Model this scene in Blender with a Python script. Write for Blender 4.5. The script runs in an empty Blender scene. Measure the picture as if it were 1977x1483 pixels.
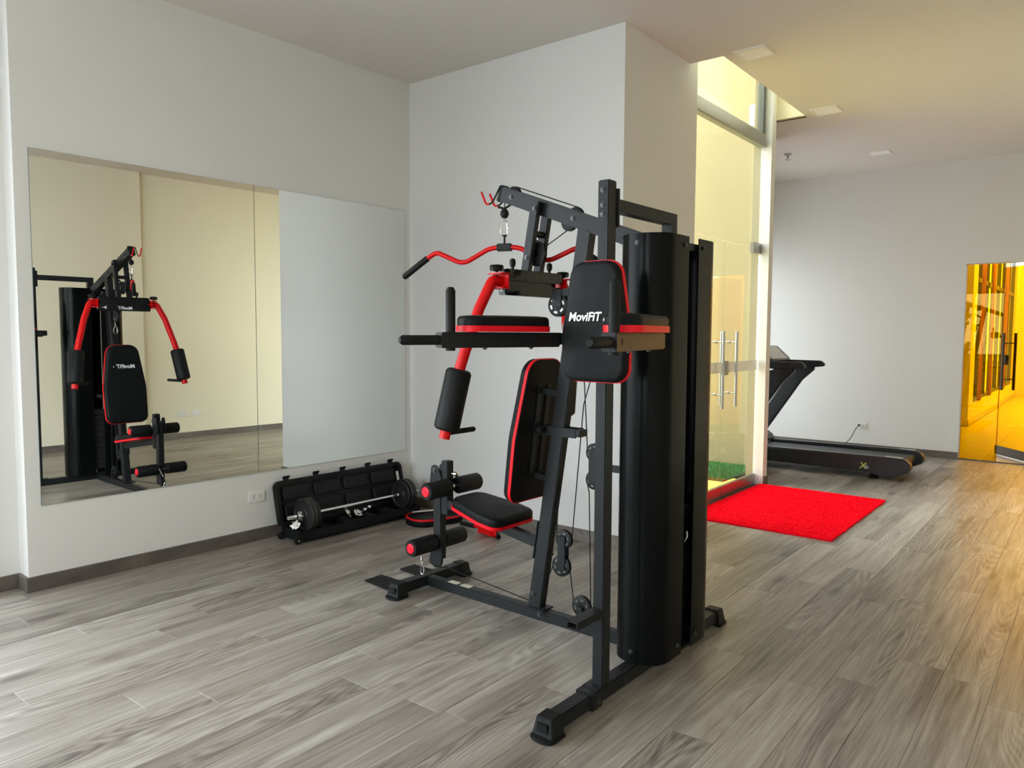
import bpy, bmesh, math, random
from mathutils import Vector as V, Matrix
random.seed(7)
SC = bpy.context.scene
COL = SC.collection
PI = math.pi

# ------------------------------------------------------------------ camera
F_PX, YAW, PITCH, ROLL = 1445.335, 0.671081, -0.0679871, 0.0050207
CAM = V((4.537, -4.351, 1.45))
fw = V((-math.sin(YAW) * math.cos(PITCH), math.cos(YAW) * math.cos(PITCH), math.sin(PITCH)))
r0 = fw.cross(V((0, 0, 1))).normalized()
u0 = r0.cross(fw)
rt = r0 * math.cos(ROLL) + u0 * math.sin(ROLL)
up = -r0 * math.sin(ROLL) + u0 * math.cos(ROLL)
cd = bpy.data.cameras.new('camera')
cam = bpy.data.objects.new('camera', cd)
COL.objects.link(cam)
cam.matrix_world = Matrix(((rt.x, up.x, -fw.x, CAM.x), (rt.y, up.y, -fw.y, CAM.y), (rt.z, up.z, -fw.z, CAM.z), (0, 0, 0, 1)))
cd.sensor_fit = 'HORIZONTAL'
cd.sensor_width = 36
cd.lens = F_PX / 1977 * 36
cd.clip_start = 0.05
SC.camera = cam

# ------------------------------------------------------------------ world, exposure, daylight
SKY_STRENGTH = 10.3
w = bpy.data.worlds.new('sky')
SC.world = w
w.use_nodes = True
nt = w.node_tree
nt.nodes.clear()
tc = nt.nodes.new('ShaderNodeTexCoord')
sep = nt.nodes.new('ShaderNodeSeparateXYZ')
rmp = nt.nodes.new('ShaderNodeValToRGB')
bg = nt.nodes.new('ShaderNodeBackground')
wo = nt.nodes.new('ShaderNodeOutputWorld')
nt.links.new(tc.outputs['Generated'], sep.inputs[0])
nt.links.new(sep.outputs['Z'], rmp.inputs[0])
rmp.color_ramp.elements[0].position = 0.0
rmp.color_ramp.elements[0].color = (0.865, 0.915, 1.0, 1)
rmp.color_ramp.elements[1].position = 0.9
rmp.color_ramp.elements[1].color = (0.755, 0.84, 1.0, 1)
nt.links.new(rmp.outputs[0], bg.inputs[0])
bg.inputs[1].default_value = SKY_STRENGTH
nt.links.new(bg.outputs[0], wo.inputs[0])
SC.view_settings.view_transform = 'Standard'
SC.view_settings.look = 'None'
SC.view_settings.gamma = 1
SC.view_settings.use_curve_mapping = False
SC.view_settings.exposure = 0.30
SC.cycles.max_bounces = 9
SC.cycles.diffuse_bounces = 5
SC.cycles.glossy_bounces = 4
SC.cycles.transparent_max_bounces = 16
SC.cycles.sample_clamp_indirect = 6.0
SC.cycles.use_denoising = True
SC.cycles.caustics_reflective = False


def portal(name, loc, direction, sx, sy):
    l = bpy.data.lights.new(name, 'AREA')
    l.shape = 'RECTANGLE'
    l.size, l.size_y = sx, sy
    l.cycles.is_portal = True
    o = bpy.data.objects.new(name, l)
    COL.objects.link(o)
    o.location = loc
    o.rotation_euler = V(direction).to_track_quat('-Z', 'Y').to_euler()
    return o


portal('daylight_portal', (-0.42, -5.035, 1.7), (1, 0, 0), 3.83, 3.3)
portal('daylight_portal', (2.4, -7.33, 1.75), (0, 1, 0), 4.0, 1.7)
portal('daylight_portal', (0.52, 4.63, 1.28), (1, 0, 0), 2.0, 2.56)
portal('daylight_portal', (-0.7, 1.85, 5.65), (0, 0, -1), 5.0, 3.4)
portal('daylight_portal', (-3.2, 1.85, 4.0), (1, 0, 0), 3.4, 3.2)
portal('daylight_portal', (3.9, 13.0, 3.68), (0, 0, -1), 2.9, 8.2)


# ------------------------------------------------------------------ materials
MATS = {}


def nodes_of(m):
    m.use_nodes = True
    n = m.node_tree
    return n, n.nodes['Principled BSDF']


def mat(name, col, rough=0.5, metal=0.0, spec=0.5, var=0.06, scale=30.0, bump=0.0, bscale=None, coat=0.0, emit=None, sheen=0.0, stretch=None):
    """principled material with a fine procedural colour variation and relief"""
    m = bpy.data.materials.new(name)
    n, b = nodes_of(m)
    b.inputs['Roughness'].default_value = rough
    b.inputs['Metallic'].default_value = metal
    b.inputs['Specular IOR Level'].default_value = spec
    b.inputs['Coat Weight'].default_value = coat
    if sheen:
        b.inputs['Sheen Weight'].default_value = sheen
    tcn = n.nodes.new('ShaderNodeTexCoord')
    mp = n.nodes.new('ShaderNodeMapping')
    n.links.new(tcn.outputs['Object'], mp.inputs[0])
    if stretch:
        mp.inputs['Scale'].default_value = stretch
    ns = n.nodes.new('ShaderNodeTexNoise')
    ns.inputs['Scale'].default_value = scale
    ns.inputs['Detail'].default_value = 4
    n.links.new(mp.outputs[0], ns.inputs['Vector'])
    mx = n.nodes.new('ShaderNodeMix')
    mx.data_type = 'RGBA'
    mx.inputs[6].default_value = tuple(c * (1 - var) for c in col) + (1,)
    mx.inputs[7].default_value = tuple(min(1, c * (1 + var)) for c in col) + (1,)
    n.links.new(ns.outputs[0], mx.inputs[0])
    n.links.new(mx.outputs[2], b.inputs['Base Color'])
    if bump:
        bp = n.nodes.new('ShaderNodeBump')
        bp.inputs['Strength'].default_value = bump
        bp.inputs['Distance'].default_value = 0.002
        if bscale:
            n2 = n.nodes.new('ShaderNodeTexNoise')
            n2.inputs['Scale'].default_value = bscale
            n2.inputs['Detail'].default_value = 3
            n.links.new(mp.outputs[0], n2.inputs['Vector'])
            n.links.new(n2.outputs[0], bp.inputs['Height'])
        else:
            n.links.new(ns.outputs[0], bp.inputs['Height'])
        n.links.new(bp.outputs[0], b.inputs['Normal'])
    if emit:
        b.inputs['Emission Color'].default_value = tuple(emit[:3]) + (1,)
        b.inputs['Emission Strength'].default_value = emit[3]
    MATS[name] = m
    return m


def glass(name, tint, gloss=(1, 1, 1), rough=0.0, ior=1.45, milk=0.0):
    """thin pane: tinted see-through plus a Fresnel reflection"""
    m = bpy.data.materials.new(name)
    m.use_nodes = True
    n = m.node_tree
    n.nodes.clear()
    out = n.nodes.new('ShaderNodeOutputMaterial')
    tr = n.nodes.new('ShaderNodeBsdfTransparent')
    gl = n.nodes.new('ShaderNodeBsdfGlossy')
    gl.inputs['Roughness'].default_value = rough
    gl.inputs['Color'].default_value = tuple(gloss) + (1,)
    ns = n.nodes.new('ShaderNodeTexNoise')
    ns.inputs['Scale'].default_value = 2.5
    mc = n.nodes.new('ShaderNodeMix')
    mc.data_type = 'RGBA'
    mc.inputs[6].default_value = tuple(c * 0.985 for c in tint) + (1,)
    mc.inputs[7].default_value = tuple(tint) + (1,)
    n.links.new(ns.outputs[0], mc.inputs[0])
    n.links.new(mc.outputs[2], tr.inputs['Color'])
    lw = n.nodes.new('ShaderNodeLayerWeight')
    lw.inputs['Blend'].default_value = 0.5
    pw = n.nodes.new('ShaderNodeMath')
    pw.operation = 'POWER'
    n.links.new(lw.outputs['Facing'], pw.inputs[0])
    pw.inputs[1].default_value = 5.0
    fr = n.nodes.new('ShaderNodeMath')
    fr.operation = 'MULTIPLY_ADD'
    n.links.new(pw.outputs[0], fr.inputs[0])
    fr.inputs[1].default_value = 0.7
    fr.inputs[2].default_value = 0.03
    mx = n.nodes.new('ShaderNodeMixShader')
    n.links.new(fr.outputs[0], mx.inputs[0])
    n.links.new(tr.outputs[0], mx.inputs[1])
    n.links.new(gl.outputs[0], mx.inputs[2])
    last = mx
    if milk:
        df = n.nodes.new('ShaderNodeBsdfDiffuse')
        df.inputs['Color'].default_value = (0.88, 0.88, 0.86, 1)
        m2 = n.nodes.new('ShaderNodeMixShader')
        m2.inputs[0].default_value = milk
        n.links.new(mx.outputs[0], m2.inputs[1])
        n.links.new(df.outputs[0], m2.inputs[2])
        last = m2
    n.links.new(last.outputs[0], out.inputs[0])
    MATS[name] = m
    return m


def wood(name, dark, mid, light, per_object=True, rough=0.4, along='Y'):
    m = bpy.data.materials.new(name)
    n, b = nodes_of(m)
    L = n.links.new
    geo = n.nodes.new('ShaderNodeNewGeometry')
    oi = n.nodes.new('ShaderNodeObjectInfo')
    off = n.nodes.new('ShaderNodeVectorMath')
    off.operation = 'MULTIPLY_ADD'
    cmb = n.nodes.new('ShaderNodeCombineXYZ')
    for i in range(3):
        L(oi.outputs['Random'], cmb.inputs[i])
    L(cmb.outputs[0], off.inputs[0])
    off.inputs[1].default_value = (61.0, 173.0, 29.0) if per_object else (0, 0, 0)
    L(geo.outputs['Position'], off.inputs[2])

    def mapped(sc):
        mp = n.nodes.new('ShaderNodeMapping')
        mp.inputs['Scale'].default_value = sc if along == 'Y' else (sc[1], sc[0], sc[2])
        L(off.outputs[0], mp.inputs[0])
        return mp.outputs[0]

    def noise(sc, detail, rgh, dist=0.0):
        t = n.nodes.new('ShaderNodeTexNoise')
        t.inputs['Scale'].default_value = 1
        t.inputs['Detail'].default_value = detail
        t.inputs['Roughness'].default_value = rgh
        t.inputs['Distortion'].default_value = dist
        L(mapped(sc), t.inputs['Vector'])
        return t.outputs[0]

    def math2(op, a, bv):
        t = n.nodes.new('ShaderNodeMath')
        t.operation = op
        for i, x in enumerate((a, bv)):
            if isinstance(x, (int, float)):
                t.inputs[i].default_value = x
            else:
                L(x, t.inputs[i])
        return t.outputs[0]
    fine = noise((150, 3.5, 10), 3, 0.6)
    streak = noise((30, 1.2, 5), 6, 0.68, 0.8)
    broad = noise((7, 0.8, 3), 3, 0.55, 0.4)
    # growth rings: a distorted band pattern that closes round knots
    ringn = noise((5.5, 0.75, 2), 1.5, 0.4, 0.25)
    ring = math2('SINE', math2('MULTIPLY', ringn, 150.0), 0.0)
    ring = math2('MULTIPLY', math2('ADD', ring, 1.0), 0.5)
    ringmask = noise((3.0, 0.55, 2), 2, 0.5)
    rm = n.nodes.new('ShaderNodeMapRange')
    rm.inputs[1].default_value = 0.47
    rm.inputs[2].default_value = 0.62
    L(ringmask, rm.inputs[0])
    ring = math2('MULTIPLY', math2('SUBTRACT', ring, 0.5), rm.outputs[0])
    vk = n.nodes.new('ShaderNodeTexVoronoi')
    vk.inputs['Scale'].default_value = 1
    L(mapped((4.6, 1.5, 0.1)), vk.inputs['Vector'])
    knot = n.nodes.new('ShaderNodeMapRange')
    knot.inputs[1].default_value = 0.03
    knot.inputs[2].default_value = 0.2
    knot.inputs[3].default_value = -0.30
    knot.inputs[4].default_value = 0.0
    L(vk.outputs['Distance'], knot.inputs[0])
    v = math2('ADD', math2('MULTIPLY', streak, 0.66), math2('MULTIPLY', fine, 0.44))
    v = math2('ADD', v, math2('MULTIPLY', broad, 0.62))
    v = math2('ADD', v, math2('MULTIPLY', ring, 0.17))
    v = math2('ADD', v, math2('MULTIPLY', knot.outputs[0], 0.85))
    if per_object:
        v = math2('ADD', v, math2('MULTIPLY', math2('SUBTRACT', oi.outputs['Random'], 0.5), 0.22))
    v = math2('SUBTRACT', v, 0.38)
    cr = n.nodes.new('ShaderNodeValToRGB')
    e = cr.color_ramp.elements
    e[0].position, e[0].color = 0.22, tuple(dark) + (1,)
    e[1].position, e[1].color = 0.78, tuple(light) + (1,)
    k = e.new(0.48)
    k.color = tuple(mid) + (1,)
    L(v, cr.inputs[0])
    L(cr.outputs[0], b.inputs['Base Color'])
    b.inputs['Roughness'].default_value = rough
    rr = n.nodes.new('ShaderNodeMapRange')
    rr.inputs[3].default_value = rough + 0.08
    rr.inputs[4].default_value = rough - 0.06
    L(streak, rr.inputs[0])
    L(rr.outputs[0], b.inputs['Roughness'])
    bp = n.nodes.new('ShaderNodeBump')
    bp.inputs['Strength'].default_value = 0.12
    bp.inputs['Distance'].default_value = 0.002
    L(fine, bp.inputs['Height'])
    L(bp.outputs[0], b.inputs['Normal'])
    MATS[name] = m
    return m


mat('wall_paint', (0.70, 0.69, 0.67), 0.85, var=0.015, scale=3, bump=0.06, bscale=120)
mat('ceiling_paint', (0.725, 0.675, 0.625), 0.9, var=0.012, scale=2, bump=0.03, bscale=90)
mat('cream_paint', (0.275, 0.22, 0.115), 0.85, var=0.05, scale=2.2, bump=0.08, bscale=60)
mat('cream_wall', (0.775, 0.715, 0.565), 0.85, var=0.015, scale=3, bump=0.06, bscale=120)
mat('concrete', (0.55, 0.54, 0.52), 0.9, var=0.1, scale=4, bump=0.2, bscale=40)
wood('plank_vinyl', (0.098, 0.080, 0.065), (0.262, 0.228, 0.193), (0.44, 0.403, 0.36), rough=0.34)
wood('baseboard_wood', (0.06, 0.05, 0.042), (0.12, 0.10, 0.086), (0.2, 0.175, 0.15), per_object=False, rough=0.5)
wood('baseboard_wood_x', (0.06, 0.05, 0.042), (0.12, 0.10, 0.086), (0.2, 0.175, 0.15), per_object=False, rough=0.5, along='X')
mat('slot_lit_yellow', (0.62, 0.565, 0.37), 0.85, var=0.02, scale=3)  # yellow light reflected from the courtyard is put into the slot's colour
mat('subfloor', (0.07, 0.06, 0.05), 0.9, var=0.1)
mat('mirror_silver', (0.84, 0.86, 0.83), 0.0, 1.0, var=0.0)
mat('mirror_edge', (0.14, 0.17, 0.15), 0.3, var=0.05)
mat('black_steel', (0.0125, 0.0135, 0.0145), 0.38, 0.0, 0.17, var=0.12, scale=300, bump=0.05, bscale=700)
mat('black_gloss', (0.006, 0.0065, 0.007), 0.12, 0.0, 0.22, var=0.1, scale=60, bump=0.7, bscale=22)
mat('cover_black', (0.003, 0.0036, 0.0036), 0.22, 0.0, 0.08, var=0.1, scale=200, bump=0.04, bscale=500)
mat('black_vinyl', (0.0075, 0.0082, 0.0085), 0.45, 0.0, 0.09, var=0.12, scale=150, bump=0.12, bscale=420)
mat('foam_black', (0.007, 0.0076, 0.0076), 0.5, 0.0, 0.15, var=0.15, scale=200, bump=0.1, bscale=260)
mat('rubber', (0.008, 0.0085, 0.0085), 0.5, 0.0, 0.2, var=0.12, scale=120, bump=0.1, bscale=300)
mat('red_paint', (0.56, 0.003, 0.004), 0.3, 0.0, 0.22, var=0.06, scale=60)
mat('red_vinyl', (0.68, 0.004, 0.012), 0.42, 0.0, 0.2, var=0.08, scale=100)
mat('red_plastic', (0.80, 0.010, 0.03), 0.35, 0.0, 0.3, var=0.06, scale=80)
mat('chrome', (0.72, 0.72, 0.72), 0.18, 1.0, var=0.04, scale=50)
mat('steel_brushed', (0.40, 0.40, 0.39), 0.32, 1.0, var=0.08, scale=40, stretch=(1, 1, 12))
mat('aluminium', (0.42, 0.43, 0.40), 0.38, 0.7, var=0.05, scale=30)
mat('dark_aluminium', (0.10, 0.10, 0.09), 0.4, 0.6, var=0.05, scale=30)
mat('bolt_steel', (0.05, 0.05, 0.05), 0.35, 0.7, var=0.1, scale=100)
mat('white_plastic', (0.74, 0.73, 0.71), 0.4, var=0.02)
mat('socket_dark', (0.06, 0.06, 0.06), 0.6, var=0.05)
mat('white_print', (0.82, 0.82, 0.82), 0.5, var=0.02)
mat('lime_print', (0.62, 0.66, 0.14), 0.5, var=0.03)
mat('cream_sticker', (0.62, 0.60, 0.47), 0.5, var=0.1, scale=90)
mat('rug_red', (0.97, 0.005, 0.018), 0.95, 0.0, 0.02, var=0.18, scale=260)
mat('rug_back', (0.10, 0.008, 0.01), 0.95, var=0.2, scale=100)
mat('lamp_white', (0.92, 0.90, 0.89), 0.5, var=0.01)
mat('lamp_frame', (0.80, 0.77, 0.74), 0.6, var=0.01)
mat('turf_green', (0.07, 0.22, 0.06), 0.8, 0, 0.2, var=0.5, scale=60)
mat('turf_soil', (0.03, 0.07, 0.025), 0.9, var=0.3)
mat('court_tile', (0.80, 0.62, 0.12), 0.6, var=0.2, scale=14)
mat('case_black', (0.007, 0.0085, 0.0082), 0.45, 0.0, 0.2, var=0.15, scale=120, bump=0.08, bscale=300)
mat('case_lining', (0.0055, 0.007, 0.007), 0.6, 0.0, 0.3, var=0.2, scale=120)
mat('iron_plate', (0.009, 0.0095, 0.0095), 0.5, 0.0, 0.5, var=0.12, scale=160, bump=0.1, bscale=300)
mat('belt_rubber', (0.022, 0.023, 0.025), 0.55, var=0.12, scale=300, bump=0.15, bscale=700)
mat('treadmill_black', (0.006, 0.0068, 0.008), 0.33, 0.0, 0.5, var=0.1, scale=100)
mat('screen_grey', (0.55, 0.55, 0.52), 0.3, var=0.05)
mat('corridor_paint', (0.80, 0.76, 0.66), 0.85, var=0.02)
mat('corridor_tile', (0.58, 0.53, 0.45), 0.35, var=0.12, scale=3)
mat('tile_joint', (0.25, 0.23, 0.2), 0.9, var=0.05)
mat('curtain_cloth', (0.42, 0.17, 0.055), 0.9, 0, 0.2, var=0.2, scale=14, stretch=(8, 8, 0.4))
glass('clear_glass', (0.96, 0.975, 0.95))
glass('door_glass', (0.93, 0.95, 0.86))
glass('frost_band', (0.72, 0.74, 0.72), rough=0.25, milk=0.5)
glass('gold_glass', (0.72, 0.485, 0.008), gloss=(1.0, 0.8, 0.25))


# ------------------------------------------------------------------ mesh helpers
class MB:
    def __init__(s):
        s.v, s.f = [], []

    def add(s, vs, fs):
        o = len(s.v)
        s.v += [V(p) for p in vs]
        s.f += [tuple(i + o for i in q) for q in fs]
        return s

    def box(s, x0, x1, y0, y1, z0, z1):
        return s.add([(x0, y0, z0), (x1, y0, z0), (x1, y1, z0), (x0, y1, z0), (x0, y0, z1), (x1, y0, z1), (x1, y1, z1), (x0, y1, z1)],
                     [(0, 3, 2, 1), (4, 5, 6, 7), (0, 1, 5, 4), (1, 2, 6, 5), (2, 3, 7, 6), (3, 0, 4, 7)])

    def bar(s, a, b, wd, ht, side=(0, 1, 0)):
        """rectangular tube from a to b, wd wide along side, ht along the other normal"""
        a, b = V(a), V(b)
        d = (b - a).normalized()
        sd = V(side)
        sd = (sd - d * sd.dot(d)).normalized()
        n = d.cross(sd)
        p = []
        for c in (a, b):
            for i, j in ((-1, -1), (1, -1), (1, 1), (-1, 1)):
                p.append(c + sd * i * wd / 2 + n * j * ht / 2)
        return s.add(p, [(0, 1, 2, 3), (7, 6, 5, 4), (0, 4, 5, 1), (1, 5, 6, 2), (2, 6, 7, 3), (3, 7, 4, 0)])

    def tube(s, pts, r, n=12, cap=True, closed=False, radii=None):
        pts = [V(p) for p in pts]
        m = len(pts)
        ref = None
        rings = []
        for i, p in enumerate(pts):
            if closed:
                d = pts[(i + 1) % m] - pts[i - 1]
            else:
                d = pts[min(i + 1, m - 1)] - pts[max(i - 1, 0)]
            d.normalize()
            if ref is None:
                ref = V((0, 0, 1)) if abs(d.z) < 0.9 else V((1, 0, 0))
            x = ref - d * ref.dot(d)
            if x.length < 1e-5:
                x = d.orthogonal()
            x.normalize()
            ref = x
            y = d.cross(x)
            rr = radii[i] if radii else r
            rings.append([p + (x * math.cos(2 * PI * k / n) + y * math.sin(2 * PI * k / n)) * rr for k in range(n)])
        vs = [q for rg in rings for q in rg]
        fs = []
        for i in range(m if closed else m - 1):
            j = (i + 1) % m
            for k in range(n):
                fs.append((i * n + k, i * n + (k + 1) % n, j * n + (k + 1) % n, j * n + k))
        if cap and not closed:
            fs.append(tuple(range(n - 1, -1, -1)))
            fs.append(tuple((m - 1) * n + k for k in range(n)))
        return s.add(vs, fs)

    def lathe(s, prof, origin, axis, n=24):
        """profile [(radius, height)] turned round the axis"""
        ax = V(axis).normalized()
        x = ax.orthogonal().normalized()
        y = ax.cross(x)
        o = V(origin)
        vs, fs = [], []
        for r, h in prof:
            for k in range(n):
                a = 2 * PI * k / n
                vs.append(o + ax * h + (x * math.cos(a) + y * math.sin(a)) * r)
        for i in range(len(prof) - 1):
            for k in range(n):
                fs.append((i * n + k, i * n + (k + 1) % n, (i + 1) * n + (k + 1) % n, (i + 1) * n + k))
        if prof[0][0] > 1e-6:
            fs.append(tuple(range(n - 1, -1, -1)))
        if prof[-1][0] > 1e-6:
            fs.append(tuple((len(prof) - 1) * n + k for k in range(n)))
        return s.add(vs, fs)

    def prism(s, poly, o, ux, uy, uz, t):
        """polygon (2-D) in the plane ux, uy at o, extruded t along uz"""
        o, ux, uy, uz = V(o), V(ux), V(uy), V(uz)
        n = len(poly)
        vs = [o + ux * a + uy * b for a, b in poly] + [o + ux * a + uy * b + uz * t for a, b in poly]
        fs = [tuple(range(n - 1, -1, -1)), tuple(range(n, 2 * n))]
        fs += [(i, (i + 1) % n, n + (i + 1) % n, n + i) for i in range(n)]
        return s.add(vs, fs)

    def pad(s, outline, o, ux, uy, uz, t, rb=0.015, crown=0.006):
        """upholstered pad: outline extruded t along uz with rounded front edges"""
        o, ux, uy, uz = V(o), V(ux).normalized(), V(uy).normalized(), V(uz).normalized()
        n = len(outline)
        nor = []
        for i in range(n):
            a, b = outline[i - 1], outline[(i + 1) % n]
            d = V((b[0] - a[0], b[1] - a[1]))
            d.normalize()
            nor.append((d.y, -d.x))
        lev = [(0.002, 0.0), (0.0, 0.004), (0.0, t - rb)]
        for k in range(1, 6):
            a = k / 5 * PI / 2
            lev.append((rb * (1 - math.cos(a)), t - rb + rb * math.sin(a)))
        lev.append((rb * 2.6, t + crown * 0.6))
        vs = []
        for ins, h in lev:
            for (px, py), (nx, ny) in zip(outline, nor):
                vs.append(o + ux * (px - nx * ins) + uy * (py - ny * ins) + uz * h)
        fs = [tuple(range(n - 1, -1, -1))]
        for i in range(len(lev) - 1):
            for k in range(n):
                fs.append((i * n + k, i * n + (k + 1) % n, (i + 1) * n + (k + 1) % n, (i + 1) * n + k))
        cx = sum(p[0] for p in outline) / n
        cy = sum(p[1] for p in outline) / n
        vs.append(o + ux * cx + uy * cy + uz * (t + crown))
        b0 = (len(lev) - 1) * n
        fs += [(b0 + k, b0 + (k + 1) % n, len(vs) - 1) for k in range(n)]
        return s.add(vs, fs)

    def mesh(s, name, bev=0.0, seg=2, ang=35):
        me = bpy.data.meshes.new(name)
        me.from_pydata([tuple(p) for p in s.v], [], s.f)
        bm = bmesh.new()
        bm.from_mesh(me)
        bmesh.ops.recalc_face_normals(bm, faces=bm.faces)
        if bev:
            es = [e for e in bm.edges if len(e.link_faces) == 2 and e.calc_face_angle(0) > 0.6]
            bmesh.ops.bevel(bm, geom=es, offset=bev, segments=seg, affect='EDGES', clamp_overlap=True)
        for fc in bm.faces:
            fc.smooth = True
        bm.to_mesh(me)
        bm.free()
        me.set_sharp_from_angle(angle=math.radians(ang))
        return me

    def build(s, name, m, parent=None, bev=0.0, seg=2, ang=35):
        return link(name, s.mesh(name, bev, seg, ang), m, parent)


def link(name, me, m, parent=None):
    if m and not me.materials:
        me.materials.append(MATS[m])
    o = bpy.data.objects.new(name, me)
    COL.objects.link(o)
    if parent is not None:
        o.parent = parent
    return o


def tag(o, label, cat, group=None):
    o['label'] = label
    o['category'] = cat
    if group:
        o['group'] = group
    return o


def thing(name, label, cat, loc=(0, 0, 0), rz=0.0, group=None):
    o = bpy.data.objects.new(name, None)
    o.empty_display_size = 0.1
    COL.objects.link(o)
    o.location = loc
    o.rotation_euler = (0, 0, rz)
    return tag(o, label, cat, group)


def struct(o, label=None, cat=None):
    o['kind'] = 'structure'
    if label:
        o['label'] = label
        o['category'] = cat
    return o


def box(name, m, dims, parent=None, bev=0.0, seg=2):
    return MB().box(*dims).build(name, m, parent, bev, seg)


def rpoly(corners, segs=7):
    """closed polygon with rounded corners: [(x, y, radius)], anticlockwise"""
    out = []
    n = len(corners)
    for i in range(n):
        p = V(corners[i][:2])
        a = V(corners[i - 1][:2])
        b = V(corners[(i + 1) % n][:2])
        r = corners[i][2]
        if r <= 0:
            out.append(tuple(p))
            continue
        da, db = (a - p).normalized(), (b - p).normalized()
        h = da.angle(db) / 2
        t = min(r / math.tan(h), (a - p).length * 0.49, (b - p).length * 0.49)
        r = t * math.tan(h)
        c = p + (da + db).normalized() * (r / math.sin(h))
        s0 = p + da * t - c
        s1 = p + db * t - c
        a0 = math.atan2(s0.y, s0.x)
        d = math.atan2(s1.y, s1.x) - a0
        while d > PI:
            d -= 2 * PI
        while d < -PI:
            d += 2 * PI
        for k in range(segs + 1):
            an = a0 + d * k / segs
            out.append((c.x + r * math.cos(an), c.y + r * math.sin(an)))
    return out


def smooth_path(pts, r=0.05, n=6):
    """polyline with rounded bends"""
    pts = [V(p) for p in pts]
    out = [pts[0]]
    for i in range(1, len(pts) - 1):
        p, a, b = pts[i], pts[i - 1], pts[i + 1]
        t = min(r, (a - p).length * 0.45, (b - p).length * 0.45)
        q0, q1 = p + (a - p).normalized() * t, p + (b - p).normalized() * t
        for k in range(n + 1):
            u = k / n
            out.append(q0 * (1 - u) ** 2 + p * 2 * u * (1 - u) + q1 * u * u)
    out.append(pts[-1])
    return out


def text_mesh(body, height, o, ux, uy, m, parent, name='lettering', shear=0.2, bold=0.028, lift=0.0006, width=None):
    """flat printed lettering with its lower left corner at o"""
    cu = bpy.data.curves.new('text', 'FONT')
    cu.body = body
    cu.size = 1.0
    cu.shear = shear
    cu.offset = bold
    cu.extrude = 0.0
    t = bpy.data.objects.new('text', cu)
    COL.objects.link(t)
    dg = bpy.context.evaluated_depsgraph_get()
    me = bpy.data.meshes.new_from_object(t.evaluated_get(dg))
    bpy.data.objects.remove(t)
    o, ux, uy = V(o), V(ux).normalized(), V(uy).normalized()
    uz = ux.cross(uy)
    xs = [q.co.x for q in me.vertices]
    ys = [q.co.y for q in me.vertices]
    k = height / (max(ys) - min(ys))
    kx = k if width is None else width / (max(xs) - min(xs))
    x0, y0 = min(xs), min(ys)
    for q in me.vertices:
        q.co = o + ux * ((q.co.x - x0) * kx) + uy * ((q.co.y - y0) * k) + uz * lift
    me.materials.clear()
    return link(name, me, m, parent)


# ------------------------------------------------------------------ the setting
H = 3.46
S = 0.03                                        # the mirror wall stands 1.7 degrees off square
MD = V((math.sin(S), math.cos(S), 0))           # along the mirror wall, away from the camera
MN = V((math.cos(S), -math.sin(S), 0))          # out of the mirror wall, into the room


def mw(a, off, z):
    """point a metres along the mirror wall from the far corner, off out of it"""
    p = MD * a + MN * off
    return V((p.x, p.y, z))


def wall_prism(name, pts, z0, z1, m='wall_paint', parent=None):
    o = MB().prism(pts, (0, 0, z0), (1, 0, 0), (0, 1, 0), (0, 0, 1), z1 - z0).build(name, m, parent)
    return o


e0, e1 = mw(-2.83, 0, 0), mw(-2.83, -0.2, 0)
k0, k1 = mw(0.02, 0, 0), mw(0.02, -0.2, 0)
struct(wall_prism('wall_left', [(e1.x, e1.y), (e0.x, e0.y), (k0.x, k0.y), (k1.x, k1.y)], 0, H))
struct(box('wall_back', 'wall_paint', (-0.2, 2.005, 0.0, 0.15, 0, 4.5)))
struct(box('wall_return', 'wall_paint', (1.83, 2.005, 0.15, 1.09, 0, 4.5)))
# recessed wall with the big window, nearer than the frame shows
wl = MB()
xa, xb = -0.5, -0.22
wl.box(xa, xb, -3.12, -2.80, 0, H).box(xa, xb, -7.2, -6.95, 0, H).box(xa, xb, -6.95, -3.12, 0, 0.05).box(xa, xb, -6.95, -3.12, 3.35, H)
struct(wl.build('wall_left_recess', 'wall_paint'))
wn = thing('window_1', 'large daylight window in the recessed left wall', 'window')
struct(wn)
fr = MB()
for y in (-6.92, -5.665, -4.405, -3.15):
    fr.box(-0.4, -0.34, y - 0.03, y + 0.03, 0.05, 3.35)
for z in (0.08, 2.3, 3.32):
    fr.box(-0.4, -0.34, -6.95, -3.12, z - 0.03, z + 0.03)
fr.build('window_frame', 'aluminium', wn, 0.004)
for y0, y1 in ((-6.89, -5.695), (-5.635, -4.435), (-4.375, -3.18)):
    for z0, z1 in ((0.11, 2.27), (2.33, 3.29)):
        box('pane', 'clear_glass', (-0.372, -0.368, y0, y1, z0, z1), wn)
wf = MB()
wf.box(-0.5, 0.4, -7.35, -7.2, 0, H).box(4.4, 5.5, -7.35, -7.2, 0, H).box(0.4, 4.4, -7.35, -7.2, 0, 0.9).box(0.4, 4.4, -7.35, -7.2, 2.6, H)
struct(wf.build('wall_front', 'wall_paint'))
w5 = struct(thing('window_5', 'wide window behind the camera', 'window'))
fr = MB()
for x in (0.43, 1.73, 3.07, 4.37):
    fr.box(x - 0.03, x + 0.03, -7.30, -7.25, 0.9, 2.6)
fr.box(0.4, 4.4, -7.30, -7.25, 0.9, 0.96).box(0.4, 4.4, -7.30, -7.25, 2.54, 2.6)
fr.build('window_frame', 'aluminium', w5, 0.004)
for x0, x1 in ((0.46, 1.70), (1.76, 3.04), (3.10, 4.34)):
    box('pane', 'clear_glass', (x0, x1, -7.277, -7.273, 0.96, 2.54), w5)
struct(box('wall_right', 'cream_wall', (5.2, 5.5, -7.2, -0.05, 0, H)))
struct(box('wall_right_far', 'cream_wall', (5.28, 5.5, -0.05, 17.2, 0, H)))
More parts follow.
